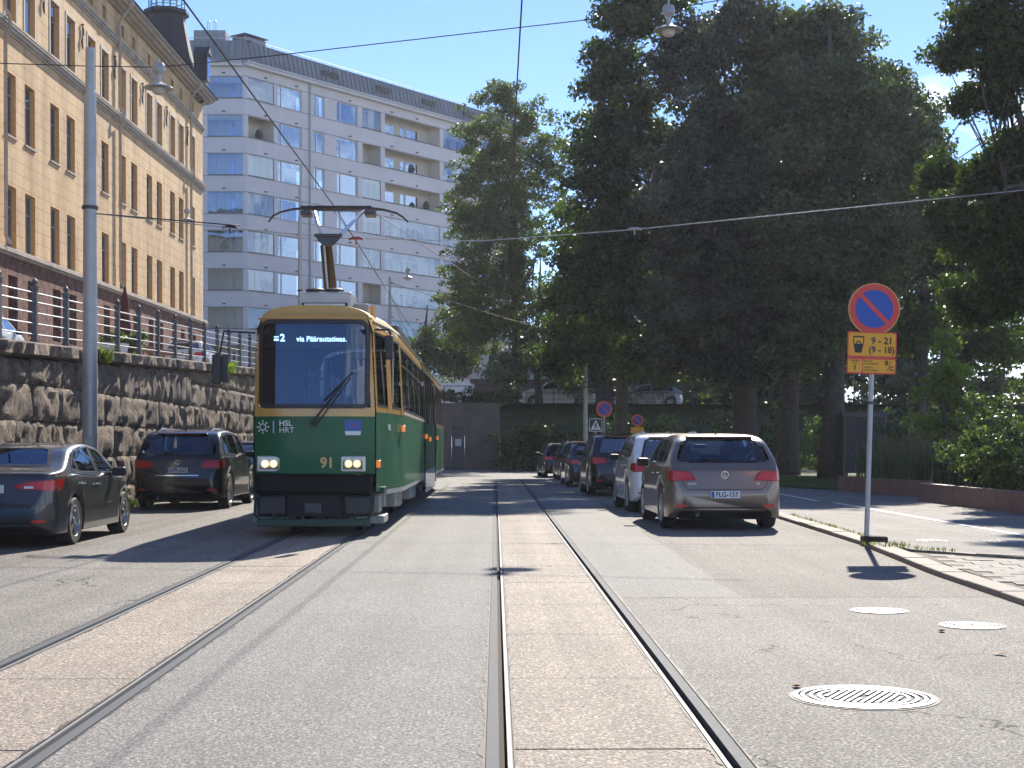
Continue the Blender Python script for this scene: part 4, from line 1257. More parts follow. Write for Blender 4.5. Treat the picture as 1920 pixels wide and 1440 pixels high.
    for view in ('left','right'):
        for d in K['doors'][:2]: seams.append((view, [(d, zf+.14),(d, interp(K['belt'], d))]))
        d = K['doors'][2]; seams.append((view, [(d-.05, zf+.14),(d+.02,zf+.5),(d, interp(K['belt'], d)-.02)]))
        seams.append((view, [(K['wb'][0]+K['r']+.12, zf+.14),(K['wb'][1]-K['r']-.12, zf+.14)]))
    body.ribbon(seams, 'panel_seam', M['black'], t, .012, .002)
    for view, sg in (('left',-1),('right',1)):
        for d in (K['doors'][0]-.16, K['doors'][1]-.0-.12 if kind == 'suv' else K['doors'][1]-.02):
            p = body.press(view, d, interp(K['belt'], d)-.12, .0)
            h = MB().box(-.085,.085,-.014,.014,-.014,.014); h.build('door_handle', paintm if kind != 'sedan' else M['chrome'], t, bevel=.008, loc=p + Vector((sg*.022,0,0)), rot=(0,0,math.pi/2))
        # mirrors
        mz = interp(K['belt'], K['doors'][2]-.2)+.07; my = K['doors'][2]-.22
        hwm = hw
        m_ = MB(); m_.box(-.10,.10,-.07,.07,-.07,.07); m_.build('wing_mirror', M['black'], t, bevel=.035, loc=(sg*(hwm+.06), my, mz))
        m_ = MB(); m_.box(-.08,.08,-.078,-.072,-.05,.05); m_.build('mirror_glass', M['rubber'], t, loc=(sg*(hwm+.06), my, mz))
    # wiper, badge, antenna, exhaust
    pw = body.press('rear', 0, K['rearw'][0][1]+.02, .02)
    if kind != 'sedan':
        body.ribbon([('rear', [(0,K['rearw'][0][1]-.01),(-.32,K['rearw'][0][1]+.05)])], 'rear_wiper', M['black'], t, .025, .02)
        sp = MB(); yy = K['rearw'][3][1]
        p = body.press('rear', 0, yy+.01, .0)
        sp.box(-.52,.52,p.y-.05,p.y+.16,yy+.022,yy+.042); sp.build('roof_spoiler', paintm, t, bevel=.015)
        bl = MB(); bl.box(-.42,.42,p.y-.058,p.y-.048,yy+.024,yy+.038); bl.build('brake_lamp', M['lamp_dark'], t)
    bz = K['gate'][2]-.085 if kind != 'sedan' else .93
    p = body.press('rear', 0, bz, .0)
    bd = MB(); MM = Matrix.Translation((0, p.y, bz)) @ Matrix.Rotation(math.pi/2, 4, 'X')
    bd.lathe([(.055,0),(.055,.014),(.046,.014),(.046,.006)], 24, M=MM); bo = bd.build('badge', M['chrome'], t, smooth=True); bd = MB(); bd.lathe([(.045,.007),(.001,.007)], 24, M=MM); bd.build('badge_field', M['dark_metal'], bo)
    an_ = MB(); yt = .95; an_.tube([(0,yt,sinterp(K['top'],yt)),(0,yt-.06,sinterp(K['top'],yt)+.05)], .012, 6); an_.build('antenna', M['black'], t)
    ex = MB(); ex.tube([(-.42,.10,.24),(-.42,.02,.24)], .035, 10); ex.build('exhaust', M['dark_metal'], t, smooth=True)
    if plate_s is not None: plate(t, body, 0, K['pz'], plate_s, None)
    return t, body, K

def roof_rails(t, K, m, x=.56):
    for sg in (-1,1):
        b = MB(); ztop = lambda y: sinterp(K['top'], y)
        b.tube([(sg*x,.75,ztop(.75)-.09),(sg*x,.85,ztop(.85)-.02),(sg*x,1.2,ztop(1.2)+.03),(sg*x,2.3,ztop(2.3)+.03),(sg*x,2.65,ztop(2.65)-.02),(sg*x,2.75,ztop(2.75)-.10)], .02, 8)
        b.build('roof_rail', m, t, smooth=True)

def vw_letters(t, body, z):
    p = body.press('rear', 0, z, .0)
    text('V', .055, (0, p.y-.016, z+.02), M['chrome'], t, 'badge_letter', extrude=.002)
    text('W', .05, (0, p.y-.016, z-.018), M['chrome'], t, 'badge_letter', extrude=.002)

# right-hand row
P_taupe = paint('taupe_paint', (.21,.162,.13), .55, .34, .8)
G, body, K = car('parked_car', 'taupe hatchback nearest on the right, its plate reading FLG-157', 'car', (3.625, 23.25, 0), 'hatch', P_taupe, 'FLG-157', 'cars parked along the right kerb', rotz=.006, see=True, sc=(1.04,1.06,1.045))
vw_letters(G, body, K['gate'][2]-.085)
pp = body.press('rear', -.50, .705, .004); text('GOLF', .05, pp, M['chrome'], G, 'model_lettering', extrude=.002)
pp = body.press('rear', .50, .705, .004); text('TSI', .045, pp, M['chrome'], G, 'model_lettering', extrude=.002)
st = MB(); st.box(.58,.66,0,.002,-.03,.03)
P_white = paint('white_paint_car', (.80,.82,.84), .0, .25)
W, bw, Kw = car('parked_car', 'white crossover with silver roof rails behind the taupe hatchback', 'car', (3.60, 29.3, 0), 'suv', P_white, 'CKM-482' if False else '', 'cars parked along the right kerb', rotz=.012, sc=(.95,.94,.95), style='double')
roof_rails(W, Kw, M['chrome'])
P_black = paint('black_paint', (.008,.008,.010), .0, .25, .55)
S, bs, Ks = car('parked_car', 'black sport utility car third in the row on the right', 'car', (3.45, 39.1, 0), 'suv', P_black, '', 'cars parked along the right kerb', rotz=.012, sc=(.99,1,1.0))
D4, b4, K4 = car('parked_car', 'dark grey car almost hidden ahead of the black sport utility car', 'car', (3.25, 48.3, 0), 'hatch', paint('dark_grey_paint', (.05,.052,.058), .4), '', 'cars parked along the right kerb', rotz=.02)
D5, b5, K5 = car('parked_car', 'black estate with roof bars and bright red tail lamps, fifth in the row', 'car', (3.38, 57.2, 0), 'hatch', P_black, '', 'cars parked along the right kerb', rotz=.03, sc=(1,1.05,1.03))
roof_rails(D5, K5, M['chrome'], .5)
D6, b6, K6 = car('parked_car', 'farthest dark car with roof bars at the end of the right row', 'car', (2.95, 63.0, 0), 'hatch', paint('dark_blue_paint', (.02,.025,.04), .4), '', 'cars parked along the right kerb', rotz=.05)
roof_rails(D6, K6, M['chrome'], .5)
# left-hand row
P_graph = paint('graphite_paint', (.045,.047,.050), .5, .32, .7)
A, ba, Ka = car('parked_car', 'dark graphite saloon nearest on the left with black twin spoke wheels', 'car', (-6.58, 19.15, 0), 'sedan', P_graph, '377', 'cars parked along the left wall', rotz=.006, see=True, sc=(1.0,1,.97), style='double')
for sg in (-1,1):
    ba.ribbon([('right' if sg > 0 else 'left', [(.98,1.02),(1.28,.985),(2.3,.955),(3.3,.945)]), ('right' if sg > 0 else 'left', [(.99,1.06),(1.2,1.25),(1.6,1.335),(2.0,1.375),(2.45,1.36),(2.85,1.27),(3.3,.965)])], 'chrome_trim', M['chrome'], A, .02, .008)
V, bv, Kv = car('parked_car', 'black sport utility car on the left with silver roof rails and plate GPR-653', 'car', (-6.66, 30.95, 0), 'suv', P_black, 'GPR-653', 'cars parked along the left wall', rotz=.004, see=True, sc=(1.0,1,1.0))
roof_rails(V, Kv, M['chrome'])
vw_letters(V, bv, Kv['gate'][2]-.085)
bv.ribbon([('rear', [(-.45,.72),(.45,.72)])], 'chrome_strip', M['chrome'], V, .022, .012)
B1, bb, Kb = car('parked_car', 'blue car at the left edge of the picture, behind the graphite saloon', 'car', (-6.66, 13.25, 0), 'hatch', paint('blue_paint', (.03,.14,.38), .4), '', 'cars parked along the left wall')
B2, bb2, Kb2 = car('parked_car', 'light blue car ahead of the black one on the left, mostly behind the tram', 'car', (-6.6, 37.6, 0), 'hatch', paint('light_blue_paint', (.30,.42,.55), .3), '', 'cars parked along the left wall', sc=(1,1,1))
U1, _, _ = car('parked_car', 'white car on the upper street behind the railing, at the left edge', 'car', (-14.25, 38.6, wz(41)-.2), 'hatch', P_white, '', 'cars on the upper street')
U2, _, _ = car('parked_car', 'white car far along the upper street, seen through the railing', 'car', (-13.2, 62.5, wz(64)-.08), 'hatch', P_white, '', 'cars on the upper street')

# ---------------------------------------------------------------- tram
TG = mat('tram_green', (.004,.105,.040), .42, spec=.3, coat=.12, noise_amt=.16, noise_scale=1.6, dirt=(.018,.085,.05))
TY = mat('tram_ochre', (.60,.34,.075), .35, coat=.6, noise_amt=.07, noise_scale=3)
TYR = mat('tram_roof_ochre', (.66,.40,.12), .6, noise_amt=.12, noise_scale=2, dirt=(.30,.20,.10))
TGR = mat('tram_grey', (.28,.29,.28), .5, noise_amt=.15)
TDK = mat('tram_dark_green', (.008,.045,.028), .4)
tram = thing('tram', 'green and ochre articulated tram number 91 coming towards the camera', 'tram', (-2.66, 21.6, 0), rotz=.0035)
def hwt(y):
    if y < 2.6: return .885 + .265*(y/2.6)
    if y < 24: return 1.15
    return 1.15 - .22*(y-24)/2.5
def fr_y(x, z):
    u = x/.9
    y = .15*u*u*u*u + .05*u*u
    if z > 1.85: y += (z-1.85)*.06
    if z > 3.15: y += (z-3.15)**2*3.2
    return y
def side_x(y, z):
    h = hwt(y)
    if z > 1.85: h -= (z-1.85)*.045
    if z > 3.05: h -= (z-3.05)*.35
    return h
def side_patch(mb, sg, y0, y1, z0, z1, off=0, ny=None, nz=2):
    ny = ny or max(1, int((y1-y0)/.65))
    for i in range(ny):
        for k in range(nz):
            ya, yb_ = y0+(y1-y0)*i/ny, y0+(y1-y0)*(i+1)/ny; za, zb = z0+(z1-z0)*k/nz, z0+(z1-z0)*(k+1)/nz
            mb.quad((sg*(side_x(ya,za)+off),ya,za),(sg*(side_x(yb_,za)+off),yb_,za),(sg*(side_x(yb_,zb)+off),yb_,zb),(sg*(side_x(ya,zb)+off),ya,zb))
def front_patch(mb, x0, x1, z0, z1, off=0, nx=14, nz=3, xt=None):
    """xt(z) -> half width limit"""
    for i in range(nx):
        for k in range(nz):
            def P(a, b):
                z = z0+(z1-z0)*b; w0, w1 = x0, x1
                x = w0+(w1-w0)*a
                if xt: x *= xt(z)
                return (x, fr_y(x, z)-off, z)
            mb.quad(P(i/nx,k/nz),P((i+1)/nx,k/nz),P((i+1)/nx,(k+1)/nz),P(i/nx,(k+1)/nz))
FH = .885
FY = fr_y(FH, 1.5)    # where side meets the front
# sections with their lower edges: front car, low middle car, rear car
TL = 26.4
J1, J2 = 10.9, 17.2
def ytop(z): return 1-.05*(z-1.8) if z > 1.8 else 1
g = MB(); front_patch(g, -FH, FH, .93, 1.77, 0, 16, 3); g.build('front_panel', TG, tram, smooth='all', weld=True)
skm = mat('pale_skirt', (.42,.44,.40), .5, coat=.5)
for sg in (-1,1):
    for a_, b_, z_ in ((FY, J1-.35, .66), (J2+.35, TL, .66), (J1+.35, J2-.35, .80)):
        g = MB(); side_patch(g, sg, a_, b_, z_, 1.84); g.build('side_panel', TG, tram, smooth='all', weld=True)
    g = MB(); side_patch(g, sg, J1+.35, J2-.35, .30, .80, .0); g.build('low_floor_skirt', skm, tram, smooth='all')
# ochre front band, corner posts and fascia above the windscreen
g = MB(); front_patch(g, -FH, FH, 1.77, 1.90, .0, 16, 1)
def wx_(z): return 1-.055*(z-1.9)/1.3
front_patch(g, -FH, FH, 3.19, 3.30, 0, 16, 2, xt=lambda z: (side_x(0,z))/FH)
for sg in (-1,1):
    for k in range(6):
        za, zb = 1.90+(3.19-1.90)*k/6, 1.90+(3.19-1.90)*(k+1)/6
        def Q(f_, z): 
            x = side_x(0,z)-.055*f_; return (sg*x, fr_y(x,z), z)
        g.quad(Q(0,za),Q(1,za),Q(1,zb),Q(0,zb))
g.build('front_frame', TY, tram, smooth='all')
# waistband, pillars, cantrail on the sides, with window openings
ww = []
def add_windows(y0, y1, n, gap=.10, z0=1.92, z1=2.98):
    w = (y1-y0-gap*(n+1))/n
    for i in range(n): ww.append((y0+gap+i*(w+gap), y0+gap+i*(w+gap)+w, z0, z1))
ww.append((.32, 1.22, 1.92, 3.02)); ww.append((1.62, 2.5, 1.92, 3.02))
add_windows(2.65, J1-.4, 4, .12)
add_windows(J1+.45, J2-.45, 4, .12, 1.70, 3.0)
add_windows(J2+.45, TL-.3, 5, .12)
for sg in (-1,1):
    for seg in ((FY, J1-.35), (J1+.35, J2-.35), (J2+.35, TL)):
        yel = MB()
        W_ = [w for w in ww if seg[0] <= w[0] < seg[1]]
        zlow = 1.84
        side_patch(yel, sg, seg[0], seg[1], zlow, min(w[2] for w in W_) if min(w[2] for w in W_) > zlow else zlow+.001, 0, nz=1)
        side_patch(yel, sg, seg[0], seg[1], 3.02, 3.20, 0, nz=3)
        prev = seg[0]
        for w in W_+[None]:
            end = w[0] if w else seg[1]
            narrow = (end-prev) < .2
            pst = MB() if narrow and prev > 2.6 else None
            side_patch(pst or yel, sg, prev, end, min(1.85, W_[-1][2]) if narrow and prev>2.6 else 1.85, 3.02, 0, nz=3, ny=1)
            if pst: pst.build('window_post', M['dark_metal'], tram, smooth='all')
            if w:
                side_patch(yel, sg, w[0], w[1], w[3], 3.02, 0, nz=1, ny=1) if w[3] < 3.02 else None
                prev = w[1]
        yel.build('upper_body', TY, tram, smooth='all', weld=True)
for sg in (-1,1):
    for w in ww:
        p = MB(); side_patch(p, sg, w[0], w[1], w[2], w[3], -.02, ny=1, nz=1); po = p.build('side_window', M['glass_tram'], tram, fix=False)
        e = MB(); t_ = .035
        for (a,b,c,d) in ((w[0],w[1],w[2],w[2]+t_),(w[0],w[1],w[3]-t_,w[3]),(w[0],w[0]+t_,w[2]+t_,w[3]-t_),(w[1]-t_,w[1],w[2]+t_,w[3]-t_)): side_patch(e, sg, a,b,c,d,.004,ny=1,nz=1)
        if w[0] > 2.6 and w[0] < J1: side_patch(e, sg, w[0]+t_, w[1]-t_, 2.66, 2.69, .004, ny=1, nz=1)
        e.build('window_rubber', M['black'], po, fix=False)
        if w[0] > 2.6:
            d = MB(); side_patch(d, sg, w[0], w[1], w[2]-.055, w[2]-.005, .012, ny=1, nz=1); d.build('window_sill', mat_sill, po, fix=False) if False else None
# windscreen: one curved pane with rounded corners in a black gasket
def wspoly(inset=0, n=6, hw=.835, z0=1.915, z1=3.165, r=.13):
    pts = []
    for cx_, cz_, a0 in ((hw-r, z0+r*.6, -90),(hw-.045-r, z1-r, 0),(-(hw-.045-r), z1-r, 90),(-(hw-r), z0+r*.6, 180)):
        for k in range(n+1):
            a = math.radians(a0+90*k/n); rr_ = r if cz_ > 2.5 else r*.6
            pts.append((cx_+(rr_-inset)*math.cos(a) + (0), cz_+(rr_-inset)*math.sin(a)))
    return pts
def on_front(pts, off, step=.12):
    vs, fs = clip_mesh_poly(pts, step); mb = MB(); mb.v = [(u, fr_y(u, v)-off, v) for u, v in vs]; mb.f = fs; return mb
ws = on_front(wspoly(.02), -.005); ws.build('windscreen', glass('windscreen_glass', (.22,.28,.34), .75, refl=(.32,.43,.62)), tram, smooth='all')
o_, i_ = wspoly(-.03), wspoly(.035); gk = MB()
for k in range(len(o_)):
    a, b, c, d = o_[k], o_[(k+1)%len(o_)], i_[(k+1)%len(i_)], i_[k]
    st_ = max(1, int(math.dist(a, b)/.12))
    for j in range(st_):
        t0, t1 = j/st_, (j+1)/st_
        L4 = [(a[0]+(b[0]-a[0])*t0, a[1]+(b[1]-a[1])*t0),(a[0]+(b[0]-a[0])*t1, a[1]+(b[1]-a[1])*t1),(d[0]+(c[0]-d[0])*t1, d[1]+(c[1]-d[1])*t1),(d[0]+(c[0]-d[0])*t0, d[1]+(c[1]-d[1])*t0)]
        gk.quad(*[(u, fr_y(u, v)-.012, v) for u, v in L4])
gk.build('windscreen_gasket', M['black'], tram)
# roof shell
rs = MB(); nseg = 18
def roof_sec(y):
    hw = side_x(y, 3.20); dz = 0
    if y < .55: k = max(0, (y-.02))/.53; dz = -.10*(1-math.sqrt(max(0,1-(1-k)**2)))
    out = []
    for i in range(nseg+1):
        a = math.pi*i/nseg; x = hw*math.copysign(abs(math.cos(a))**.72, math.cos(a)); z = 3.20+.235*abs(math.sin(a))**.85+dz*math.sin(a)
        yy = max(y, fr_y(x, 3.28) + (z-3.20)*.5) if y < .6 else y
        out.append((x, yy, z))
    return out
rys = [.0,.12,.25,.4,.6,1.0,2.0,4,6,8,J1-.35]
def loft(secs, mb):
    b = len(mb.v); n = len(secs[0])
    for s_ in secs: mb.v += s_
    for i in range(len(secs)-1):
        for k in range(n-1): mb.f.append((b+i*n+k, b+i*n+k+1, b+(i+1)*n+k+1, b+(i+1)*n+k))
loft([roof_sec(y) for y in rys], rs); loft([roof_sec(y) for y in (J1+.35,14,J2-.35)], rs); loft([roof_sec(y) for y in (J2+.35,20,23,25,TL)], rs)
fa = MB(); front_patch(fa, -.86, .86, 3.28, 3.36, 0, 14, 2)
rs.build('roof', TYR, tram, smooth='all')
# fascia closing the roof at the front
fc = MB(); s0 = roof_sec(.0); n_ = len(s0)
for i in range(n_-1):
    (x0,y0,z0),(x1,y1,z1) = s0[i], s0[i+1]
    def low(x): x_ = max(-.82, min(.82, x)); return (x_, fr_y(x_, 3.28)+.001, 3.27)
    fc.quad((x0,y0,z0),(x1,y1,z1),low(x1),low(x0))
fc.build('front_fascia', TYR, tram, smooth='all')
gut = MB()
for sg in (-1,1):
    for a, b in ((.5, J1-.35),(J1+.35,J2-.35),(J2+.35,TL)):
        gut.tube([(sg*(side_x(y,3.20)+.012), y, 3.20) for y in np.linspace(a, b, 8)], .018, 5)
gut.build('rain_gutter', TGR, tram)
gz = MB(); gz.tube([(x, fr_y(x,3.22)-.012, 3.215) for x in np.linspace(-.84,.84,13)], .014, 5); gz.build('front_moulding', TYR, tram)
# articulation bellows
for J in (J1, J2):
    b = MB()
    for k in range(8):
        y = J-.36+k*.09; r = -.03 if k % 2 else -.10
        for (ya, ra, yb_, rb) in ((y, r, y+.09, -.10 if k % 2 else -.03),):
            for sg in (-1,1): b.quad((sg*(1.15+ra),ya,.5),(sg*(1.15+rb),yb_,.5),(sg*(1.05+rb),yb_,3.25),(sg*(1.05+ra),ya,3.25))
            b.quad((-(1.05+ra),ya,3.25),(1.05+ra,ya,3.25),(1.05+rb,yb_,3.25),(-(1.05+rb),yb_,3.25))
    b.build('bellows', M['rubber'], tram)
# rear end, floor, interior
e = MB(); e.quad((-.93,TL,.6),(.93,TL,.6),(.86,TL,3.3),(-.86,TL,3.3)); e.box(-1.0,1.0,.5,TL-.1,.62,.72); e.build('rear_end', TDK, tram)
it = MB(); it.box(-.95,.95,1.35,1.39,.8,2.1); it.box(-.95,-.25,1.35,1.39,2.1,3.1); it.build('cab_partition', mat('cab_wall', (.10,.12,.15), .7), tram)
it = MB(); it.box(-.80,.80,.30,.75,1.45,1.72); it.build('driver_desk', M['interior'], tram, bevel=.04)
hd = MB(); hd.box(-.78,.78,.30,.34,2.78,3.12); hd.build('display_housing', M['interior'], tram)
for y in np.arange(3.0, TL-1.5, .82):
    if abs(y-J1) < .8 or abs(y-J2) < .8: continue
    for x in (-.75, .75):
        s_ = MB(); s_.box(x-.22,x+.22,y,y+.08,1.0,1.85); s_.box(x-.22,x+.22,y,y+.42,1.0,1.1); s_.build('seat', mat_seat if 'mat_seat' in globals() else M['interior'], tram)
# driver
sk = bpy.data.meshes.new('person')
dv = [(0,0,0),(0,.02,.28),(0,.0,.48),(0,-.03,.60),(0,-.05,.74),(-.18,.0,.46),(-.24,-.16,.24),(-.16,-.38,.20),(.18,.0,.46),(.24,-.16,.24),(.16,-.38,.20),(.10,-.25,-.02),(.12,-.55,-.02),(.12,-.56,-.42),(-.10,-.25,-.02),(-.12,-.55,-.02),(-.12,-.56,-.42)]
de = [(0,1),(1,2),(2,3),(3,4),(2,5),(5,6),(6,7),(2,8),(8,9),(9,10),(0,11),(11,12),(12,13),(0,14),(14,15),(15,16)]
sk.from_pydata(dv, de, [])
drv = tag(place('person', sk, None, (-2.66+.22, 21.6+.98, 1.22)), 'tram driver in a blue shirt sitting behind the windscreen', 'person')
drv.modifiers.new('skin', 'SKIN'); md = drv.modifiers.new('sub', 'SUBSURF'); md.levels = 2; md.render_levels = 2
rads = [.17,.17,.15,.065,.10,.075,.055,.04,.075,.055,.04,.09,.075,.05,.09,.075,.05]
for i, r in enumerate(rads): sk.skin_vertices[0].data[i].radius = (r, r*(.75 if i < 3 else 1))
sk.skin_vertices[0].data[0].use_root = True
sk.materials.append(mat('blue_shirt', (.10,.16,.30), .8))
hb = MB(); hb.lathe([(.001,-.13),(.06,-.11),(.085,-.03),(.09,.04),(.075,.10),(.001,.125)], 14, M=Matrix.Translation((0,-.055,.77))); hb.build('head', mat('skin', (.50,.30,.21), .6), drv, smooth='all')
hb = MB(); hb.lathe([(.095,.0),(.098,.06),(.07,.125),(.001,.14)], 14, M=Matrix.Translation((0,-.035,.775))); hb.build('hair', mat('grey_hair', (.16,.14,.12), .9), drv, smooth='all')
fb = MB(); fb.box(-.012,.012,-.155,-.13,.755,.79); fb.box(-.045,-.02,-.142,-.132,.795,.805); fb.box(.02,.045,-.142,-.132,.795,.805); fb.box(-.025,.025,-.14,-.13,.715,.722); fb.build('face_features', M['interior'], drv)
for sx_ in (-.16,.16):
    hn = MB(); hn.box(sx_-.035,sx_+.035,-.46,-.38,.17,.21)
    for k in range(4): hn.tube([(sx_-.027+k*.018,-.46,.20),(sx_-.027+k*.018,-.50-.006*(k%3),.195),(sx_-.027+k*.018,-.51,.165)], .008, 5)
    hn.tube([(sx_+(.035 if sx_<0 else -.035),-.42,.19),(sx_+(.055 if sx_<0 else -.055),-.47,.185)], .010, 5)
    hn.build('hand', mat('skin2', (.50,.30,.21), .6), drv)
st_ = MB(); st_.box(-.22,.22,.62+.55,.62+.65,1.1,1.9); st_.build('driver_seat', M['interior'], tram, bevel=.04)
# bumper, skirts and bogies
b = MB(); b.box(-.86,.86,.05,.30,.62,.93); b.build('front_bumper', mat('bumper_black', (.010,.011,.013), .6, spec=.15), tram, bevel=.06)
for q_ in (-.84,.42): b = MB(); b.box(q_,q_+.42,.10,.45,.30,.62); b.build('bumper_block', M['black'], tram, bevel=.05)
b = MB(); b.box(-.42,.42,.25,.5,.30,.63); b.build('coupler_recess', M['interior'], tram)
b = MB(); b.tube([(0,.35,.45),(0,.02,.43)], .07, 10); b.box(-.12,.12,-.02,.06,.36,.50); b.build('coupler', M['dark_metal'], tram)
b = MB(); b.box(-.83,.83,.03,.10,.155,.27); b.build('lifeguard_beam', TDK, tram, bevel=.015)
b = MB(); 
for sg in (-1,1): b.tube([(sg*.70,.06,.20),(sg*.86,.06,.33),(sg*.87,.2,.62)], .022, 6); b.tube([(sg*.60,.2,.60),(sg*.60,.08,.25)], .02, 6)
b.build('beam_bracket', TDK, tram)
for sg in (-1,1):
    for (y0, y1, z0, z1, ins) in ((.55,1.1,.34,.62,.02),(1.15,1.6,.40,.64,.05),(2.2,3.0,.36,.64,.06),(3.2,4.1,.32,.60,.10),(6.2,7.4,.34,.62,.08),(7.6,8.8,.30,.6,.1),(18,19,.34,.62,.08),(19.2,20.4,.34,.62,.1)):
        b = MB(); b.box(min(sg*(hwt(y0)-ins-.3),sg*(hwt(y0)-ins)), max(sg*(hwt(y0)-ins-.3),sg*(hwt(y0)-ins)), y0, y1, z0, z1); b.build('equipment_box', TGR, tram, bevel=.015)
    b = MB(); side_patch(b, sg, .5, J1-.35, .60, .67, .006); side_patch(b, sg, J2+.35, TL, .60, .67, .006); b.build('skirt_rail', TGR, tram, fix=False)
    b = MB(); b.box(min(sg*.45,sg*.99), max(sg*.45,sg*.99), .62, 1.5, .17, .29); b.build('step_beam', TGR, tram, bevel=.02)
for yb_ in (1.9, 3.7, 9.4, 11.9, 16.2, 18.9, 22.9, 24.7):
    for sg in (-1,1):
        w_ = MB(); w_.lathe([(.33,-.06),(.345,.04),(.31,.05),(.30,.02),(.10,.0),(.08,.05),(.001,.05)], 24, M=Matrix.Translation((sg*.52,yb_,.335)) @ Matrix.Rotation(sg*math.pi/2,4,'Y')); w_.build('wheel', M['dark_metal'], tram, smooth=True)
for yb_ in (2.8, 10.6, 17.5, 23.8):
    b = MB()
    for sg in (-1,1): b.box(min(sg*.60,sg*.70), max(sg*.60,sg*.70), yb_-1.2, yb_+1.2, .26, .44); b.box(min(sg*.60,sg*.74), max(sg*.60,sg*.74), yb_-.35, yb_+.35, .14, .52)
    b.box(-.55,.55,yb_-.6,yb_+.6,.3,.55); b.build('bogie_frame', M['dark_metal'], tram, bevel=.02)
# headlights in chrome frames
HL = mat('headlight_glow', (.9,.85,.7), .2, emis=(1.0,.52,.18), estr=6)
for xc in (-.645, .575):
    y_ = fr_y(xc, 1.07)
    ho = thing('headlight', None, None); ho.parent = tram; ho.location = (xc, y_-.005, 1.075)
    b = MB(); b.box(-.185,.185,-.025,.02,-.118,.118); b.build('bezel', mat('headlight_bezel', (.55,.54,.50), .3, metal=.6), ho, bevel=.02)
    b = MB(); b.box(-.150,.150,-.034,-.02,-.085,.085); b.build('reflector', M['lamp_clear'], ho, bevel=.02)
    for dx in (-.062, .062):
        b = MB(); b.lathe([(.052,.0),(.048,.012),(.001,.02)], 16, M=Matrix.Translation((dx,-.034,0)) @ Matrix.Rotation(math.pi/2,4,'X')); b.build('bulb', HL, ho, smooth=True)
    b = MB(); b.box(-.145,.145,-.052,-.050,-.080,.080); b.build('lens', M['glass_car'], ho)
# writing on the front
gold = mat('gold_lettering', (.62,.45,.16), .4); wht = mat('white_lettering', (.72,.76,.72), .5)
def ftext(s, size, x, z, m, name, align='LEFT', sx=1, off=.006, offset=0): 
    return text(s, size, (x, fr_y(x+ (.1 if align=='LEFT' else 0), z)-off, z), m, tram, name, extrude=.002, align=align, sx=sx, offset=offset)
ftext('91', .215, .10, 1.085, gold, 'fleet_number', sx=.95, offset=.006)
ftext('HSL', .115, -.50, 1.665, wht, 'logo_lettering', off=.015, offset=.002)
ftext('HRT', .115, -.50, 1.565, wht, 'logo_lettering', off=.015)
lg = MB(); cx_, cz_ = -.75, 1.615
def LP(x, z): return (cx_+x, fr_y(cx_+x, 1.6)-.006, cz_+z)
def lring(mb, x, z, r0, r1, n=16):
    for k in range(n):
        a, b_ = 2*math.pi*k/n, 2*math.pi*(k+1)/n
        mb.quad(LP(x+r0*math.cos(a),z+r0*math.sin(a)),LP(x+r0*math.cos(b_),z+r0*math.sin(b_)),LP(x+r1*math.cos(b_),z+r1*math.sin(b_)),LP(x+r1*math.cos(a),z+r1*math.sin(a)))
lring(lg, 0, 0, .038, .054)
for k in range(8):
    a = k*math.pi/4; lring(lg, .086*math.cos(a), .086*math.sin(a), .0, .014, 8)
    lg.quad(LP(.052*math.cos(a-.1),.052*math.sin(a-.1)),LP(.052*math.cos(a+.1),.052*math.sin(a+.1)),LP(.08*math.cos(a+.06),.08*math.sin(a+.06)),LP(.08*math.cos(a-.06),.08*math.sin(a-.06)))
lg.build('round_logo', wht, tram)
lg = MB(); lg.quad(LP(.155,-.09),LP(.175,-.09),LP(.175,.09),LP(.155,.09)); lg.build('logo_bar', mat('light_blue_bar', (.35,.55,.72), .5), tram)
sb = on_front([(.47,1.49),(.68,1.49),(.69,1.51),(.70,1.70),(.66,1.72),(.49,1.72),(.45,1.70),(.46,1.51)], .006); sb.build('city_badge', mat('badge_blue', (.03,.10,.36), .4), tram)
sb = on_front([(.475,1.495),(.675,1.495),(.685,1.51),(.69,1.555),(.46,1.555),(.465,1.51)], .008); sb.build('badge_lower', wht, tram)
text('HKL', .06, (.575, fr_y(.575,1.63)-.012, 1.635), mat('badge_red', (.5,.08,.08), .5), tram, 'badge_lettering', extrude=.001)
# destination display
led = mat('display_led', (.1,.12,.14), .5, emis=(.62,.86,1.0), estr=4.5)
LZ = 2.915
text('2', .15, (-.475, .19, LZ+.01), led, tram, 'route_number', extrude=.001, offset=.004)
lt_ = MB(); lt_.box(-.60,-.53,.19,.192,LZ-.03,LZ+.0); lt_.box(-.60,-.53,.19,.192,LZ+.02,LZ+.035); lt_.build('display_pixels', led, tram)
text('via P\u00e4\u00e4rautatieas.', .108, (.10, .19, LZ-.005), led, tram, 'destination_text', extrude=.001, offset=.002, sx=1.0)
# papers inside the windscreen, right edge
pp_ = MB(); pp_.box(.68,.75,.16,.163,2.38,2.46); pp_.box(.70,.76,.16,.163,2.30,2.35); pp_.build('windscreen_paper', wht, tram)
# wipers
wp = MB()
def fp(x, z, off=.03): return (x, fr_y(x, z)-off, z)
wp.tube([fp(-.02,1.66,.05), fp(.16,1.90,.05), fp(.52,2.36,.05)], [.02,.014,.010], 6); wp.tube([fp(.06,1.66,.04), fp(.22,1.88,.04), fp(.55,2.34,.04)], .010, 5)
wp.tube([fp(.16,2.0,.03), fp(.58,2.42,.03)], .014, 5); wp.box(-.05,.05,-.03,.01,1.62,1.70)
wp.build('wiper', M['black'], tram)
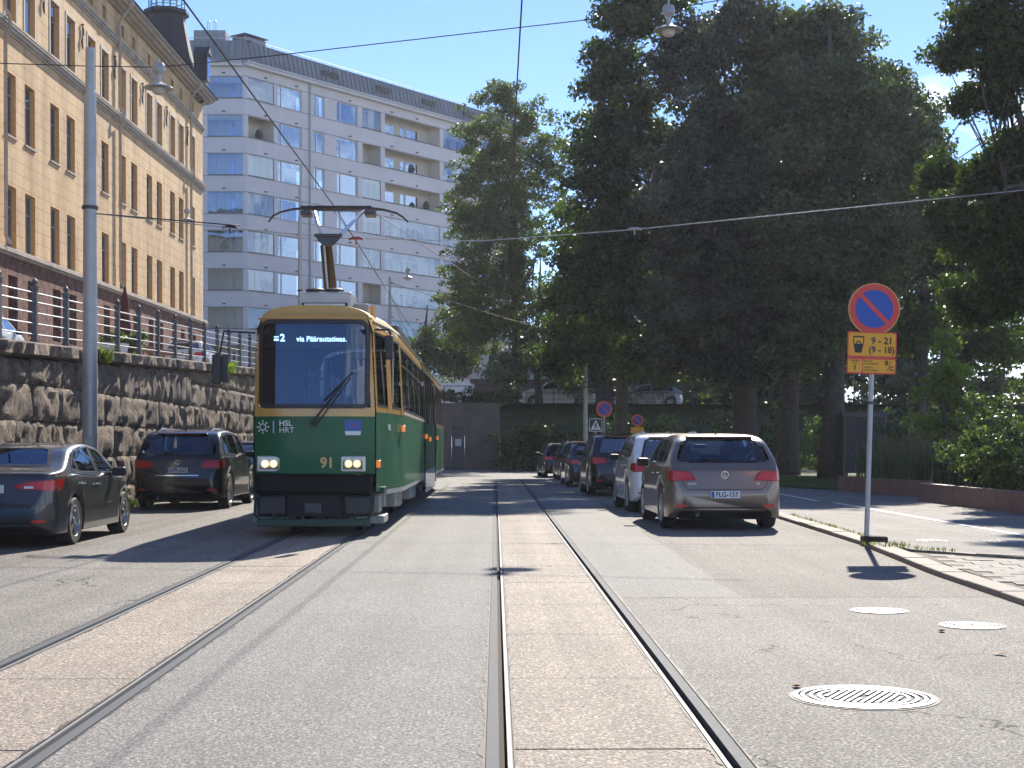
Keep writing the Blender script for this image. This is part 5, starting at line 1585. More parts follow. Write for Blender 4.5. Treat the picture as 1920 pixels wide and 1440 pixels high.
# mirrors
for sg, (mx_, mz0, mz1, yy) in ((-1, (-1.34, 2.24, 2.66, -.15)), (1, (1.12, 2.62, 2.98, .35))):
    m_ = MB(); m_.box(mx_-.10,mx_+.02,yy-.05,yy+.08,mz0,mz1); m_.box(mx_+.03,mx_+.12,yy-.03,yy+.08,mz0+.02,mz1) if sg < 0 else None
    mo = m_.build('wing_mirror', M['black'], tram, bevel=.02)
    a = MB(); a.tube([(sg*.88,.2,3.0 if sg < 0 else 3.05),(mx_*.95,yy,3.0 if sg<0 else 3.06),(mx_,yy+.02,mz1)], .016, 6); a.build('mirror_arm', M['black'], mo)
# lamps, logos and handles on the side
for y_, z_, nm in ((.25,1.07,'s'),(2.55,1.62,'s'),(J1+.15,1.55,'s'),(13.2,1.5,'s'),(J2+.6,1.55,'s')):
    b = MB(); x_ = side_x(y_, z_); b.box(x_-.01,x_+.055,y_-.07,y_+.07,z_-.055,z_+.055); b.build('indicator_lamp', M['orange'], tram, bevel=.015)
rotz_s = math.pi/2 - math.atan2(.265, 2.6)
text('HKL', .13, (side_x(1.3,1.62)+.006, 1.3, 1.62), wht, tram, 'side_lettering', rot=(math.pi/2, 0, rotz_s), extrude=.002)
hd_ = MB(); 
for sg in (-1,1):
    hd_.tube([(sg*(side_x(.35,3.1)+.04),.35,3.10),(sg*(side_x(1.6,3.1)+.04),1.6,3.10)], .012, 5); hd_.tube([(sg*(side_x(1.45,2.2)+.05),1.45,2.0),(sg*(side_x(1.45,2.2)+.05),1.45,2.8)], .012, 5)
hd_.build('grab_rail', M['galv'], tram)
rb = MB()
for y_ in np.arange(3.2, J1-.6, .5): rb.box(side_x(y_,1.9)-.002, side_x(y_,1.9)+.014, y_-.08, y_+.08, 1.86, 1.90)
rb.build('waist_trim', wht, tram)
# roof equipment and pantograph
b = MB(); b.box(-.36,.46,1.05,1.9,3.44,3.70); b.build('roof_box', M['galv'], tram, bevel=.03)
b = MB(); b.box(-.30,.40,1.038,1.048,3.47,3.53); b.build('roof_box_grille', M['black'], tram)
b = MB(); b.box(-.26,.36,1.030,1.036,3.485,3.515); b.build('roof_box_label', wht, tram)
for xx in (-.12,.18):
    b = MB(); b.lathe([(.14,0),(.145,.05),(.10,.07),(.10,.04),(.001,.04)], 20, M=Matrix.Translation((xx,1.25,3.70))); b.build('fan', M['black'], tram, smooth=True)
    b = MB()
    for k in range(6):
        a = k*math.pi/3; b.box(-.012,.012,0,.1,.055,.065, M=Matrix.Translation((xx,1.25,3.70)) @ Matrix.Rotation(a,4,'Z'))
    b.build('fan_blade', M['dark_metal'], tram)
b = MB(); b.box(.42,.70,1.3,1.8,3.38,3.54); b.build('roof_cabinet', TGR, tram, bevel=.02); b = MB(); b.box(-.75,-.40,1.2,1.7,3.38,3.46); b.build('roof_cabinet', M['dark_metal'], tram, bevel=.02)
b = MB(); b.cyl((.80,.9,3.28),(.80,.9,3.46),.05); b.build('roof_lamp', TY, tram)
b = MB(); b.box(-.9,.9,5.5,9.5,3.40,3.55); b.build('roof_deck', M['dark_metal'], tram, bevel=.02)
pg = thing('pantograph', None, None); pg.parent = tram; pg.location = (0, 0, 0)
def tp(px, py, Y):      # tram coordinates of a point
    w = at(px, py, Y); return (w.x+2.66, w.y-21.6, w.z)
k0, k1 = tp(628, 560, 26.2), tp(616, 445, 24.6)
b = MB(); b.tube([k0, k1], [.075,.055], 10); b.tube([(k0[0]-.12,k0[1],k0[2]-.1),(k1[0]-.10,k1[1],k1[2]-.15)], .025, 6); b.build('lower_arm', mat('pantograph_brown', (.03,.024,.022), .7), pg, smooth=True)
b = MB(); b.box(k1[0]-.22,k1[0]+.24,k1[1]-.05,k1[1]+.05,k1[2]-.0,k1[2]+.05); b.prism([(-.2,0),(.22,0),(.10,-.14),(-.09,-.14)], -.04, .04, lambda u,v,h: (k1[0]+u, k1[1]+h, k1[2]+v)); b.build('knee_joint', M['dark_metal'], pg, bevel=.01)
alu = mat('aluminium_tube', (.72,.74,.78), .3, metal=.7)
for (a_, b_) in (((603,440),(592,398)),((640,440),(684,396))):
    c = MB(); c.tube([tp(*a_, 24.6), tp(*b_, 25.5)], .028, 8); c.build('upper_arm', alu, pg, smooth=True)
for dy in (0, .32):
    c = MB(); c.tube([tp(*q, 25.4+dy) for q in ((506,417),(515,405),(530,398),(552,393),(575,391),(640,390),(700,391),(722,394),(745,400),(758,408),(767,417))], [.016,.018,.02,.022,.024,.024,.024,.022,.02,.018,.016], 6); c.build('collector_horn', M['dark_metal'], pg, smooth=True)
c = MB(); a_, b_ = tp(566,391,25.4), tp(698,391,25.4); c.box(a_[0],b_[0],a_[1]-.03,a_[1]+.03,a_[2]+.01,a_[2]+.04); c.box(a_[0],b_[0],a_[1]+.29,a_[1]+.35,a_[2]+.01,a_[2]+.04); c.build('contact_strip', M['black'], pg)
for px_ in (575, 695):
    c = MB(); a_ = tp(px_,398,25.4); c.box(a_[0]-.09,a_[0]+.09,a_[1],a_[1]+.32,a_[2]-.05,a_[2]+.03); c.build('head_bracket', M['dark_metal'], pg, bevel=.01)
# ---------------------------------------------------------------- poles, wires, lamps
def pole(x, y, h, r, label, collar=True, z=0):
    t = thing('tram_pole', label, 'pole', (x, y, z), 0, 'galvanised poles carrying the tram wires')
    b = MB(); b.tube([(0,0,-.1),(0,0,h*.45),(0,0,h*.90)], [r, r*.9, r*.76], 20); b.build('pole_shaft', M['galv'], t, smooth=True)
    b = MB(); b.tube([(0,0,h*.90),(0,0,h)], [r*.60, r*.58], 16); b.build('pole_top', M['galv'], t, smooth=True)
    if collar:
        b = MB(); b.lathe([(r*.9,-.03),(r*1.03,-.03),(r*1.03,.03),(r*.9,.03)], 18, M=Matrix.Translation((0,0,h*.66))); b.build('pole_collar', M['dark_metal'], t)
        b = MB(); b.box(-.07,.07,-r-.004,-r+.02,1.1,1.5); b.build('hatch', M['galv'], t, bevel=.005)
        b = MB(); b.lathe([(r*1.2,-.1),(r*1.2,.06),(r,.08)], 18); b.build('pole_foot', M['galv'], t)
pole(-7.55, 27.6, 8.75, .145, 'tall grey steel pole standing between the graphite saloon and the black car')
p = at(563, 350, 42); pole(p.x, 42, p.z, .07, 'slim grey pole behind the left side of the tram roof')
p = at(731, 520, 64); pole(p.x, 64, p.z, .09, 'distant grey pole above the right edge of the tram roof')
p = at(1098, 640, 66); pole(p.x, 66, p.z, .11, 'dim grey pole beside the crosswalk sign at the far end')
def wire(name, pts, r, label, m=None, sag=0, cat='wire', grp='overhead wires'):
    b = MB(); q = []
    P = [Vector(p) for p in pts]
    for a, c in zip(P, P[1:]):
        n = 8
        for i in range(n):
            t = i/n; v = a.lerp(c, t); v.z -= sag*4*t*(1-t); q.append(v)
    q.append(P[-1]); b.tube(q, r, 5)
    return tag(b.build(name, m or M['dark_metal'], None, smooth='all'), label, cat, grp)
CW = 5.47
wire('contact_wire', [(-2.95,2,CW),(-2.9,13,CW),(-2.78,25.5,CW),(-2.9,42,CW),(-3.0,62,CW)], .010, 'contact wire above the left track touching the pantograph', M['black'])
wire('contact_wire', [(.24,2,CW),(.25,28,CW),(.22,62,CW)], .009, 'contact wire hanging above the right track', M['black'])
Y1 = 30.0
pA = [at(-120,118,Y1), at(160,126,Y1), at(300,128,Y1), at(520,105,Y1), at(1090,38,Y1), at(1255,17,Y1), at(1500,-30,Y1)]
wire('span_wire', pA, .011, 'lamp carrying span wire high across the street', M['black'])
wire('span_wire', [at(172,401,27.6), at(450,430,27.8), at(640,447,27.8), at(900,452,28), at(1190,430,28), at(1920,355,28.4), at(2200,325,28.4)], .009, 'lower span wire running from the tall pole to the trees', M['galv'])
wire('span_wire', [at(172,401,27.6), at(450,424,27.8)], .012, 'second strand of wire at the tall pole collar', M['black'])
wire('span_wire', [at(563,395,42), at(700,398,42), at(945,560,42), at(1300,600,42)], .010, 'span wire from the slim pole towards the park trees', M['black'])
wire('span_wire', [at(731,530,64), at(945,596,64), at(1100,640,66)], .012, 'farthest span wire between the two distant poles', M['black'])
wire('hanger_wire', [at(620,388,26), at(665,447,27.8), at(735,560,42), at(770,640,60)], .006, 'thin hanger wire above the tram roof', M['black'])
def insulator(px, py, Y, label, m):
    b = MB(); c = at(px, py, Y)
    b.tube([(-.14,0,0),(-.06,0,.02),(.06,0,.02),(.14,0,0)], [.012,.03,.03,.012], 6); b.tube([(0,0,.02),(0,0,-.10)], .016, 6)
    for s in (-1,1): b.lathe([(.001,-.02),(.032,0),(.001,.02)], 8, M=Matrix.Translation((s*.12,0,0)))
    tag(b.build('insulator', m, None, loc=c), label, 'insulator', 'insulators on the span wires')
insulator(668,449,27.8,'small red insulator on the wire right of the pantograph', mat('red_insulator', (.35,.05,.04), .5))
insulator(432,428,27.8,'black insulator on the wire left of the tram', M['black'])
insulator(1190,430,28,'pale turnbuckle on the wire in front of the dark trees', M['galv'])
insulator(705,395,42,'dark clamp on the wire behind the pantograph head', M['black'])
def lamp(px, py, Y, label, s=1.0):
    c = at(px, py, Y)
    t = thing('street_lamp', label, 'street lamp', c, 0, 'lamps hanging from the span wires'); t.scale = (s,s,s)
    b = MB(); b.lathe([(.001,.48),(.10,.46),(.13,.40),(.13,.30),(.09,.26),(.05,.22),(.05,.05)], 16, close=False); b.cyl((0,0,.46),(0,0,.58),.02); b.build('lamp_housing', M['galv'], t, smooth=True)
    b = MB(); b.lathe([(.05,.08),(.12,.04),(.28,-.02),(.29,-.05),(.26,-.05),(.05,.0)], 24); b.build('lamp_shade', M['galv'], t, smooth=True)
    b = MB(); b.lathe([(.14,-.03),(.13,-.12),(.08,-.17),(.001,-.18)], 16); b.build('lamp_globe', mat('lamp_glass', (.6,.6,.56), .2), t, smooth=True)
lamp(299, 163, Y1, 'bell shaped street lamp hanging in front of the yellow facade')
lamp(1254, 52, Y1, 'bell shaped street lamp hanging in front of the dark trees')
lamp(352, 412, 60, 'small dark lamp hanging before the end of the yellow building', .9)
lamp(765, 520, 62, 'tiny lamp above the tram roof in front of the white block', .8)

# ---------------------------------------------------------------- signs
S_red = mat('sign_red', (.72,.05,.035), .4); S_blue = mat('sign_blue', (.012,.075,.42), .4); S_yel = mat('sign_yellow', (.85,.40,.01), .4); S_rim = mat('sign_rim', (.80,.50,.10), .4)
S_blk = mat('sign_black', (.015,.015,.015), .5); S_wh = mat('sign_white', (.78,.78,.78), .4)
def disc(parent, r, z, y, name='sign_disc'):
    MX = Matrix.Rotation(math.pi/2, 4, 'X')
    def lay(r0, r1, yy, m, nm):
        b = MB(); b.lathe([(r0, 0),(r1, 0)] if r0 > 0 else [(.0005,0),(r1,0)], 48, M=Matrix.Translation((0,yy,z)) @ MX); return b.build(nm, m, parent)
    b = MB(); b.lathe([(.0005,-.012),(r,-.012),(r,.0),(.0005,.0)], 48, M=Matrix.Translation((0,y,z)) @ MX); b.build(name, S_rim, parent, smooth=True)
    lay(0, r*.965, y-.003, S_red, 'sign_ring'); lay(0, r*.735, y-.005, S_blue, 'sign_face')
    w = r*.085; L_ = r*.80
    b = MB(); d = Vector((.7071,0,-.7071)); n = Vector((.7071,0,.7071)); c = Vector((0,y-.0075,z))
    b.quad(c-d*L_-n*w, c+d*L_-n*w, c+d*L_+n*w, c-d*L_+n*w); b.build('sign_bar', S_red, parent)
SX, SY = 4.96, 19.7
sg_ = thing('no_parking_sign', 'round no parking sign with yellow plates on a grey pole at the right kerb', 'road sign', (SX, SY, PZ), rot=(0, .030, 0))
b = MB(); b.tube([(0,0,-.1),(0,0,3.32)], .034, 16); b.build('sign_pole', M['galv'], sg_, smooth=True)
zc_ = 3.13-PZ+.035; disc(sg_, .345, zc_, -.045)
def rplate(parent, x0, x1, z0, z1, y, m, name, r=.025):
    pts = []
    for cx, cz, a0 in ((x1-r,z0+r,-90),(x1-r,z1-r,0),(x0+r,z1-r,90),(x0+r,z0+r,180)):
        for k in range(5): a = math.radians(a0+22.5*k); pts.append((cx+r*math.cos(a), cz+r*math.sin(a)))
    b = MB(); b.prism(pts, y, y+.008, lambda u, v, h: (u, h, v)); return b.build(name, m, parent)
# plate 1
def Z(py): return 1.33+(837-py)/140.6 - PZ
x0, x1 = -.345, .315
rplate(sg_, x0, x1, Z(670), Z(622), -.045, S_red, 'sign_plate'); rplate(sg_, x0+.017, x1-.017, Z(670)+.017, Z(622)-.017, -.049, S_yel, 'plate_face', .02)
rplate(sg_, x0, x1, Z(701), Z(670.3), -.045, S_red, 'sign_plate'); rplate(sg_, x0+.017, x0+.205, Z(701)+.017, Z(671.5)-.017, -.049, S_yel, 'plate_face', .015); rplate(sg_, x0+.218, x1-.017, Z(701)+.017, Z(671.5)-.017, -.049, S_yel, 'plate_face', .015)
def st(s, size, x, z, sx=1, al='CENTER', offset=.003): return text(s, size, (x, -.0505, z), S_blk, sg_, 'plate_lettering', extrude=.0006, align=al, sx=sx, offset=offset)
st('9 - 21', .125, .115, Z(639), .98); st('(9 - 18)', .118, .115, Z(656), .98)
st('Vy\u00f6hyke', .036, -.238, Z(676.5), 1, offset=.0005); st('Zon', .034, -.238, Z(681), 1, offset=.0005); st('1', .095, -.238, Z(690.5))
st('Ei koske', .034, -.115, Z(677), 1, 'LEFT', .0003); st('P-tunnuksella', .034, -.115, Z(681.8), 1, 'LEFT', .0003); st('G\u00e4ller ej', .034, -.115, Z(689), 1, 'LEFT', .0003); st('med P-tecken', .034, -.115, Z(694), 1, 'LEFT', .0003)
st('B', .085, .185, Z(680)); st('C', .085, .255, Z(690.5))
b = MB(); b.quad((.195,-.0508,Z(694)),(.205,-.0508,Z(694)),(.248,-.0508,Z(677)),(.238,-.0508,Z(677))); b.build('plate_slash', S_blk, sg_)
# parking disc pictogram: crate shaped parking meter outline
b = MB()
def pq(pts): b.poly([(x0+.075+u, -.0505, Z(662)+v) for u, v in pts])
pq([(.03,0),(.115,0),(.14,.12),(.005,.12)]); pq([(0,.12),(.012,.12),(.012,.215),(0,.225)]); pq([(.133,.12),(.146,.12),(.146,.225),(.133,.215)]); pq([(0,.205),(.146,.205),(.146,.225),(0,.225)])
b.build('pictogram', S_blk, sg_, fix=False)
b = MB(); b.lathe([(.022,0),(.036,0)], 20, M=Matrix.Translation((x0+.148,-.0512,Z(662)+.125)) @ Matrix.Rotation(math.pi/2,4,'X')); b.build('pictogram_dial', S_blk, sg_)
bs_ = MB(); bs_.box(-.05,.27,-.09,.16,0,.085); bs_.build('sign_foot', mat('rust_rubber', (.05,.025,.018), .9), sg_, bevel=.02)
for z_ in (Z(560), Z(645), Z(690)):
    b = MB(); b.box(-.05,.05,-.037,.04,z_-.015,z_+.015); b.build('bracket', M['galv'], sg_)
b = MB(); b.lathe([(.0345,-.02),(.0355,0),(.0345,.02)], 12, M=Matrix.Translation((0,0,Z(755)))); b.build('sticker', M['dark_metal'], sg_)
# far signs
p = at(1133, 767, 60); sg2 = thing('no_parking_sign', 'small distant no parking sign above the parked cars', 'road sign', (p.x, 60, .1))
b = MB(); b.tube([(0,0,-.1),(0,0,p.z+.2)], .032, 8); b.build('sign_pole', M['galv'], sg2); disc(sg2, .325, p.z-.1, -.05)
p = at(1117, 797, 61); sg3 = thing('crosswalk_sign', 'blue and white square pedestrian crossing sign at the far end', 'road sign', (p.x, 61, .1))
b = MB(); b.tube([(0,0,-.1),(0,0,p.z)], .03, 8); b.build('sign_pole', M['galv'], sg3)
zz = p.z-.1; b = MB(); b.box(-.27,.27,-.05,-.04,zz-.27,zz+.27); b.build('sign_plate', S_wh, sg3); b = MB(); b.box(-.245,.245,-.053,-.051,zz-.245,zz+.245); b.build('plate_face', mat('dark_sign_blue', (.02,.03,.06), .4), sg3)
b = MB(); b.poly([(-.22,-.056,zz-.2),(.22,-.056,zz-.2),(0,-.056,zz+.21)]); b.build('white_triangle', S_wh, sg3, fix=False)
b = MB(); yy=-.059
b.lathe([(.0005,0),(.028,0)], 12, M=Matrix.Translation((0,yy,zz+.07)) @ Matrix.Rotation(math.pi/2,4,'X'))
b.quad((-.03,yy,zz+.04),(.03,yy,zz+.04),(.035,yy,zz-.07),(-.03,yy,zz-.06)); b.quad((-.03,yy,zz-.06),(.0,yy,zz-.06),(-.06,yy,zz-.17),(-.09,yy,zz-.16)); b.quad((0,yy,zz-.06),(.035,yy,zz-.06),(.09,yy,zz-.16),(.06,yy,zz-.17)); b.quad((-.07,yy,zz-.03),(-.05,yy,zz-.05),(.0,yy,zz+.03),(-.03,yy,zz+.04))
b.build('walking_figure', S_blk, sg3, fix=False)
p = at(1195, 788, 75); sg4 = thing('no_parking_sign', 'dim round sign with an orange plate far under the trees', 'road sign', (p.x, 75, .1))
b = MB(); b.tube([(0,0,-.1),(0,0,p.z+.2)], .032, 8); b.build('sign_pole', M['galv'], sg4); disc(sg4, .30, p.z-.1, -.05)
b = MB(); b.box(-.33,.33,-.05,-.04,p.z-.9,p.z-.45); b.build('sign_plate', S_yel, sg4)

# ---------------------------------------------------------------- planters, park, far terrace
gran = mat('red_granite', (.215,.13,.108), .6, noise_amt=.2, noise_scale=25, dirt=(.12,.07,.06))
def planter(label, path, h, grp):
    t = thing('granite_planter', label, 'planter', (0,0,0), group=grp)
    stone_row(path, .16, 0, PZ+h, gran, 'granite_slab', t, .85, .95)
    return t
planter('front red granite planter edge along the pavement, nearest the camera', [(10.1,34.6),(10.12,30),(10.2,22)], .42, 'red granite planters')
planter('rear red granite planter edge beneath the ornamental grass', [(10.15,43),(10.3,40),(10.85,36.4)], .42, 'red granite planters')
sheet('park_soil', [(10.2,22),(10.13,30),(10.12,34.7),(10.9,36.4),(10.35,40),(10.2,43),(10.0,43),(60,43),(60,22)], PZ+.30, M['soil'])
sheet('lawn', [(6.4,62),(8.0,50),(9.8,43.2),(60,43.2),(60,84),(13,84),(9,72)], PZ+.05, M['grass_ground'], thick=.3)
# rail fence of the planting bed
fp_ = thing('low_fence', 'low black metal fence standing in the planting bed', 'fence', (10.9, 29, PZ+.3))
for i in range(9):
    b = MB(); b.tube([(0,i*1.35-3,0),(0,i*1.35-3,.62)], .025, 6); b.build('fence_post', M['black'], fp_)
for z_ in (.35,.58):
    b = MB(); b.tube([(0,-3,z_),(0,7.8,z_)], .018, 6); b.build('fence_rail', M['black'], fp_)
b = MB()
# tall mesh fence of a sports ground behind
tf = thing('mesh_fence', 'tall green wire mesh fence behind the shrubs at the right edge', 'fence', (14.2, 38, 0))
for i in range(7):
    b = MB(); b.tube([(i*1.6,i*-.5,0),(i*1.6,i*-.5,2.9)], .03, 6); b.build('fence_post', mat('fence_green', (.05,.10,.09), .5), tf)
b = MB(); 
for z_ in (.3,1.0,1.9,2.85): b.tube([(0,0,z_),(9.6,-3,z_)], .018, 5)
b.build('fence_rail', M['galv'], tf)
b = MB()
for i in range(96): b.tube([(i*.1,i*-.03125,.3),(i*.1,i*-.03125,2.85)], .004, 3, caps=False)
o = b.build('wire_mesh', M['galv'], tf); o['kind'] = 'stuff'
# glass shelter under the trees
p = at(1605, 880, 54)
sh = thing('kiosk', 'dark glazed shelter standing under the trees right of the thick trunk', 'kiosk', (p.x-.4, 54, .15))
b = MB()
for x_ in (0,1.5): 
    for y_ in (0,1.2): b.tube([(x_,y_,0),(x_,y_,2.3)], .04, 6)
b.box(-.1,1.6,-.1,1.3,2.3,2.42); b.build('shelter_frame', M['dark_metal'], sh)
b = MB(); b.quad((0,0,.2),(1.5,0,.2),(1.5,0,2.25),(0,0,2.25)); b.build('shelter_pane', mat('dark_pane', (.02,.022,.025), .5), sh, fix=False)
# far concrete wall with a door, shrubs bank, upper terrace with railing and cars
M['conc'] = mat('concrete_wall', (.20,.165,.145), .9, noise_amt=.15, noise_scale=1.5, dirt=(.10,.085,.075), bump=.3, bump_scale=10)
fw = thing('concrete_wall', 'brown concrete retaining wall with a metal door at the end of the street', 'wall', (0, 84.3, 0))
facade('wall_face', lambda s,z,n: (s,-n,z), -14, .25, -.1, 3.65, [(-2.5,-1.75,0,2.45)], M['conc'], fw, .15)
b = MB(); b.quad((.25,0,-.1),(.25,3,-.1),(.25,3,3.65),(.25,0,3.65)); b.box(-14,.35,-.06,.4,3.65,3.8); b.build('wall_cap', M['conc'], fw)
b = MB(); b.box(-2.49,-1.76,.10,.14,0,2.44); d_ = b.build('metal_door', mat('door_grey', (.12,.125,.13), .6), fw); b = MB(); b.box(-2.3,-1.95,.09,.098,1.35,1.75); b.build('door_notice', S_wh, d_)
tz = 3.75
sheet('upper_terrace', [(-60,84.6),(60,84.6),(60,112),(-60,112)], tz, M['asphalt_warm'])
sheet('upper_terrace_back', [(-80,112),(80,112),(80,200),(-80,200)], tz+.3, M['soil'])
bk_ = MB(); bk_.v = [(.25,80,-.05),(60,76,-.05),(60,86,tz),(.25,86,tz)]; bk_.f = [(0,1,2,3)]; tag(bk_.build('embankment', M['grass_ground']), kind='structure')
trl = thing('railing', 'dark railing along the upper terrace under the far trees', 'railing', (0, 86.2, tz))
for i in range(16):
    b = MB(); b.tube([(-3+i*1.6,0,0),(-3+i*1.6,0,1.1)], .03, 5); b.build('fence_post', M['dark_metal'], trl)
for z_ in (.35,.7,1.1):
    b = MB(); b.tube([(-3,0,z_),(21,0,z_)], .022, 5); b.build('fence_rail', M['dark_metal'], trl)
# street-level storey of the white block and an annex behind the trees
an_b = thing('annex_building', 'pale low annex with a flat roof glimpsed behind the far trees', 'building', (0, 112, tz))
b = MB(); b.box(-2,26,0,10,2.7,5.6); b.build('upper_wall', M['render'], an_b)
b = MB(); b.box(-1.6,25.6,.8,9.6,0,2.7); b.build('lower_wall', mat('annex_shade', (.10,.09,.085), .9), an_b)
for i in range(8):
    b = MB(); b.box(i*3.2-.6,i*3.2+1.2,-.05,-.005,3.4,4.7); w = b.build('window', M['wframe'], an_b); b = MB(); b.box(i*3.2-.5,i*3.2+1.1,-.06,-.052,3.5,4.6); b.build('pane', M['glass_win'], w)
b = MB(); b.box(14,17.5,.74,.79,.2,2.4); b.build('warm_wall', mat('yellow_wall', (.45,.30,.12), .9), an_b)
for px, lab, k in ((1058,'white van parked on the far upper terrace','suv'),(1222,'small white car parked on the far upper terrace, right of the van','hatch')):
    p = at(px, 772, 92)
    c_, _, _ = car('parked_car', lab, 'van' if k == 'suv' else 'car', (p.x+1.9, 92, tz), k, P_white if k == 'suv' else paint('silver_paint', (.4,.42,.45), .5), None, 'vehicles on the far terrace', rotz=math.pi/2, detail=False)
# tables, parasol, pots on the upper street
p = at(236, 600, 47); zs = wz(47)-.08
um = thing('parasol', 'folded dark red parasol on the terrace behind the railing', 'parasol', (p.x, 47, zs))
b = MB(); b.tube([(0,0,0),(0,0,2.6)], .025, 6); b.build('parasol_pole', M['galv'], um); b = MB(); b.lathe([(.02,2.6),(.12,2.1),(.20,1.2),(.16,.9),(.05,1.0)], 10); b.build('parasol_canopy', mat('maroon_cloth', (.10,.02,.02), .9), um, smooth=True)
for k, (px, Y_) in enumerate(((262,50),(300,54),(330,58),(392,66))):
    p = at(px, 650, Y_); zs = wz(Y_)-.08
    t = thing('terrace_table', ['pale wooden table by the folded parasol','wooden table second from the parasol','wooden table with orange legs third from the parasol','red and white table farthest along the terrace'][k], 'table', (p.x, Y_, zs), group='tables on the terrace')
    b = MB(); b.box(-.6,.6,-.4,.4,.70,.75); b.build('tabletop', mat('wood', (.36,.22,.12), .7), t)
    for sx_ in (-.5,.5):
        for sy_ in (-.32,.32): b = MB(); b.tube([(sx_,sy_,0),(sx_,sy_,.7)], .03, 5); b.build('leg', mat('wood2', (.30,.16,.09), .7), t)
p = at(212, 640, 44); pt = thing('plant_pot', 'large white flower tub behind the railing', 'planter', (p.x, 44, wz(44)-.08)); b = MB(); b.lathe([(.35,0),(.5,.65),(.45,.65),(.4,.5),(.001,.5)], 16); b.build('tub', M['white'], pt, smooth=True)
pd = MB(); pd.box(-.55,.55,-.4,.4,0,.9); 
# ---------------------------------------------------------------- vegetation
rng = np.random.default_rng(11)
def leaf_cloud(name, C, size, m, parent=None, tint=None, flat=.55, aspect=.62, droop=0):
    """C: (N,3) leaf centres; one small rhombic leaf each"""
    N = len(C)
    C = np.asarray(C, dtype=np.float64)
    s = size*rng.uniform(.65, 1.3, N)
    nrm = rng.normal(size=(N,3)); nrm[:,2] = nrm[:,2]*.6 + flat*2*rng.choice([1,1,1,-1], N)*.6
    nrm /= np.linalg.norm(nrm, axis=1, keepdims=True)
    a = rng.normal(size=(N,3)); a -= nrm*(a*nrm).sum(1, keepdims=True); a /= np.linalg.norm(a, axis=1, keepdims=True)
    b = np.cross(nrm, a)
    a *= s[:,None]*.5; b *= s[:,None]*.5*aspect
    fold = nrm*(s[:,None]*.10)
    V = np.empty((N,4,3)); V[:,0] = C-a; V[:,1] = C+b*1.0-a*.15+fold; V[:,2] = C+a; V[:,3] = C-b*1.0-a*.15+fold
    me = bpy.data.meshes.new(name)
    me.vertices.add(N*4); me.vertices.foreach_set('co', V.reshape(-1).astype(np.float32))
    me.loops.add(N*4); me.loops.foreach_set('vertex_index', np.arange(N*4, dtype=np.int32))
    me.polygons.add(N); me.polygons.foreach_set('loop_start', np.arange(0, N*4, 4, dtype=np.int32))
    t = (tint if tint is not None else rng.uniform(0, 1, N))**1.6
    t = t + (rng.uniform(0,1,N) < .05)*.5  # a few leaves made paler, bright glints painted into the tint
    at_ = me.attributes.new('tint', 'FLOAT', 'POINT'); at_.data.foreach_set('value', np.repeat(np.clip(t,0,1), 4).astype(np.float32))
    me.materials.append(m); me.update(calc_edges=True); me.validate()
    return place(name, me, parent)

def clumps(blobs, n_clump, per, cr, shell=.55):
    """leaf positions gathered in clumps spread through ellipsoids"""
    vol = np.array([b[3]*b[4]*b[5] for b in blobs])**.75; vol /= vol.sum()
    out, tint, cents = [], [], []
    for b, f in zip(blobs, vol):
        k = max(3, int(n_clump*f))
        d = rng.normal(size=(k,3)); d /= np.linalg.norm(d, axis=1, keepdims=True)
        r = shell + (1-shell)*rng.uniform(0,1,k)**.7
        r *= rng.uniform(.74,1.12,k); far = rng.uniform(0,1,k) < .10; r[far] *= 1.22
        r[rng.uniform(0,1,k) < .3] *= rng.uniform(.2,.9)
        c = np.array(b[:3]) + d*r[:,None]*np.array(b[3:6])
        cents.append(c)
        R = cr*rng.uniform(.6,1.35,k)
        m_ = (per*(R/cr)**2).astype(int)
        idx = np.repeat(np.arange(k), m_)
        p = rng.normal(size=(len(idx),3)); p /= np.linalg.norm(p, axis=1, keepdims=True)
        p *= (rng.uniform(0,1,len(idx))**.45)[:,None]*R[idx][:,None]*np.array([1,1,.55])
        p[:,2] -= .18*(p[:,0]**2+p[:,1]**2)/R[idx]
        out.append(c[idx]+p); ct = rng.uniform(0,1,k)
        tint.append(ct[idx]*.6+rng.uniform(0,.4,len(idx)))
    return np.concatenate(out), np.concatenate(tint), np.concatenate(cents)

M['bark'] = mat('bark', (.085,.07,.058), .95, noise_amt=.3, noise_scale=6, bump=.8, bump_scale=14)
M['leaf_dark'] = leaf_mat('leaf_dark', (.024,.040,.020), (.155,.20,.075), .34, .36)
M['leaf_purple'] = leaf_mat('leaf_purple', (.026,.030,.028), (.16,.165,.125), .26, .36)
M['leaf_mid'] = leaf_mat('leaf_mid', (.035,.055,.014), (.10,.13,.03), .38, .5)
M['leaf_light'] = leaf_mat('leaf_light', (.065,.085,.018), (.17,.17,.045), .42, .5)
M['leaf_bright'] = leaf_mat('leaf_bright', (.10,.16,.02), (.25,.30,.05), .5, .5)

def blob(px, py, Y, rx, ry, dep=None):
    p = at(px, py, Y); g = F/Y
    return (p.x, p.y, p.z, rx/g, (dep if dep else (rx/g)*.85), ry/g)

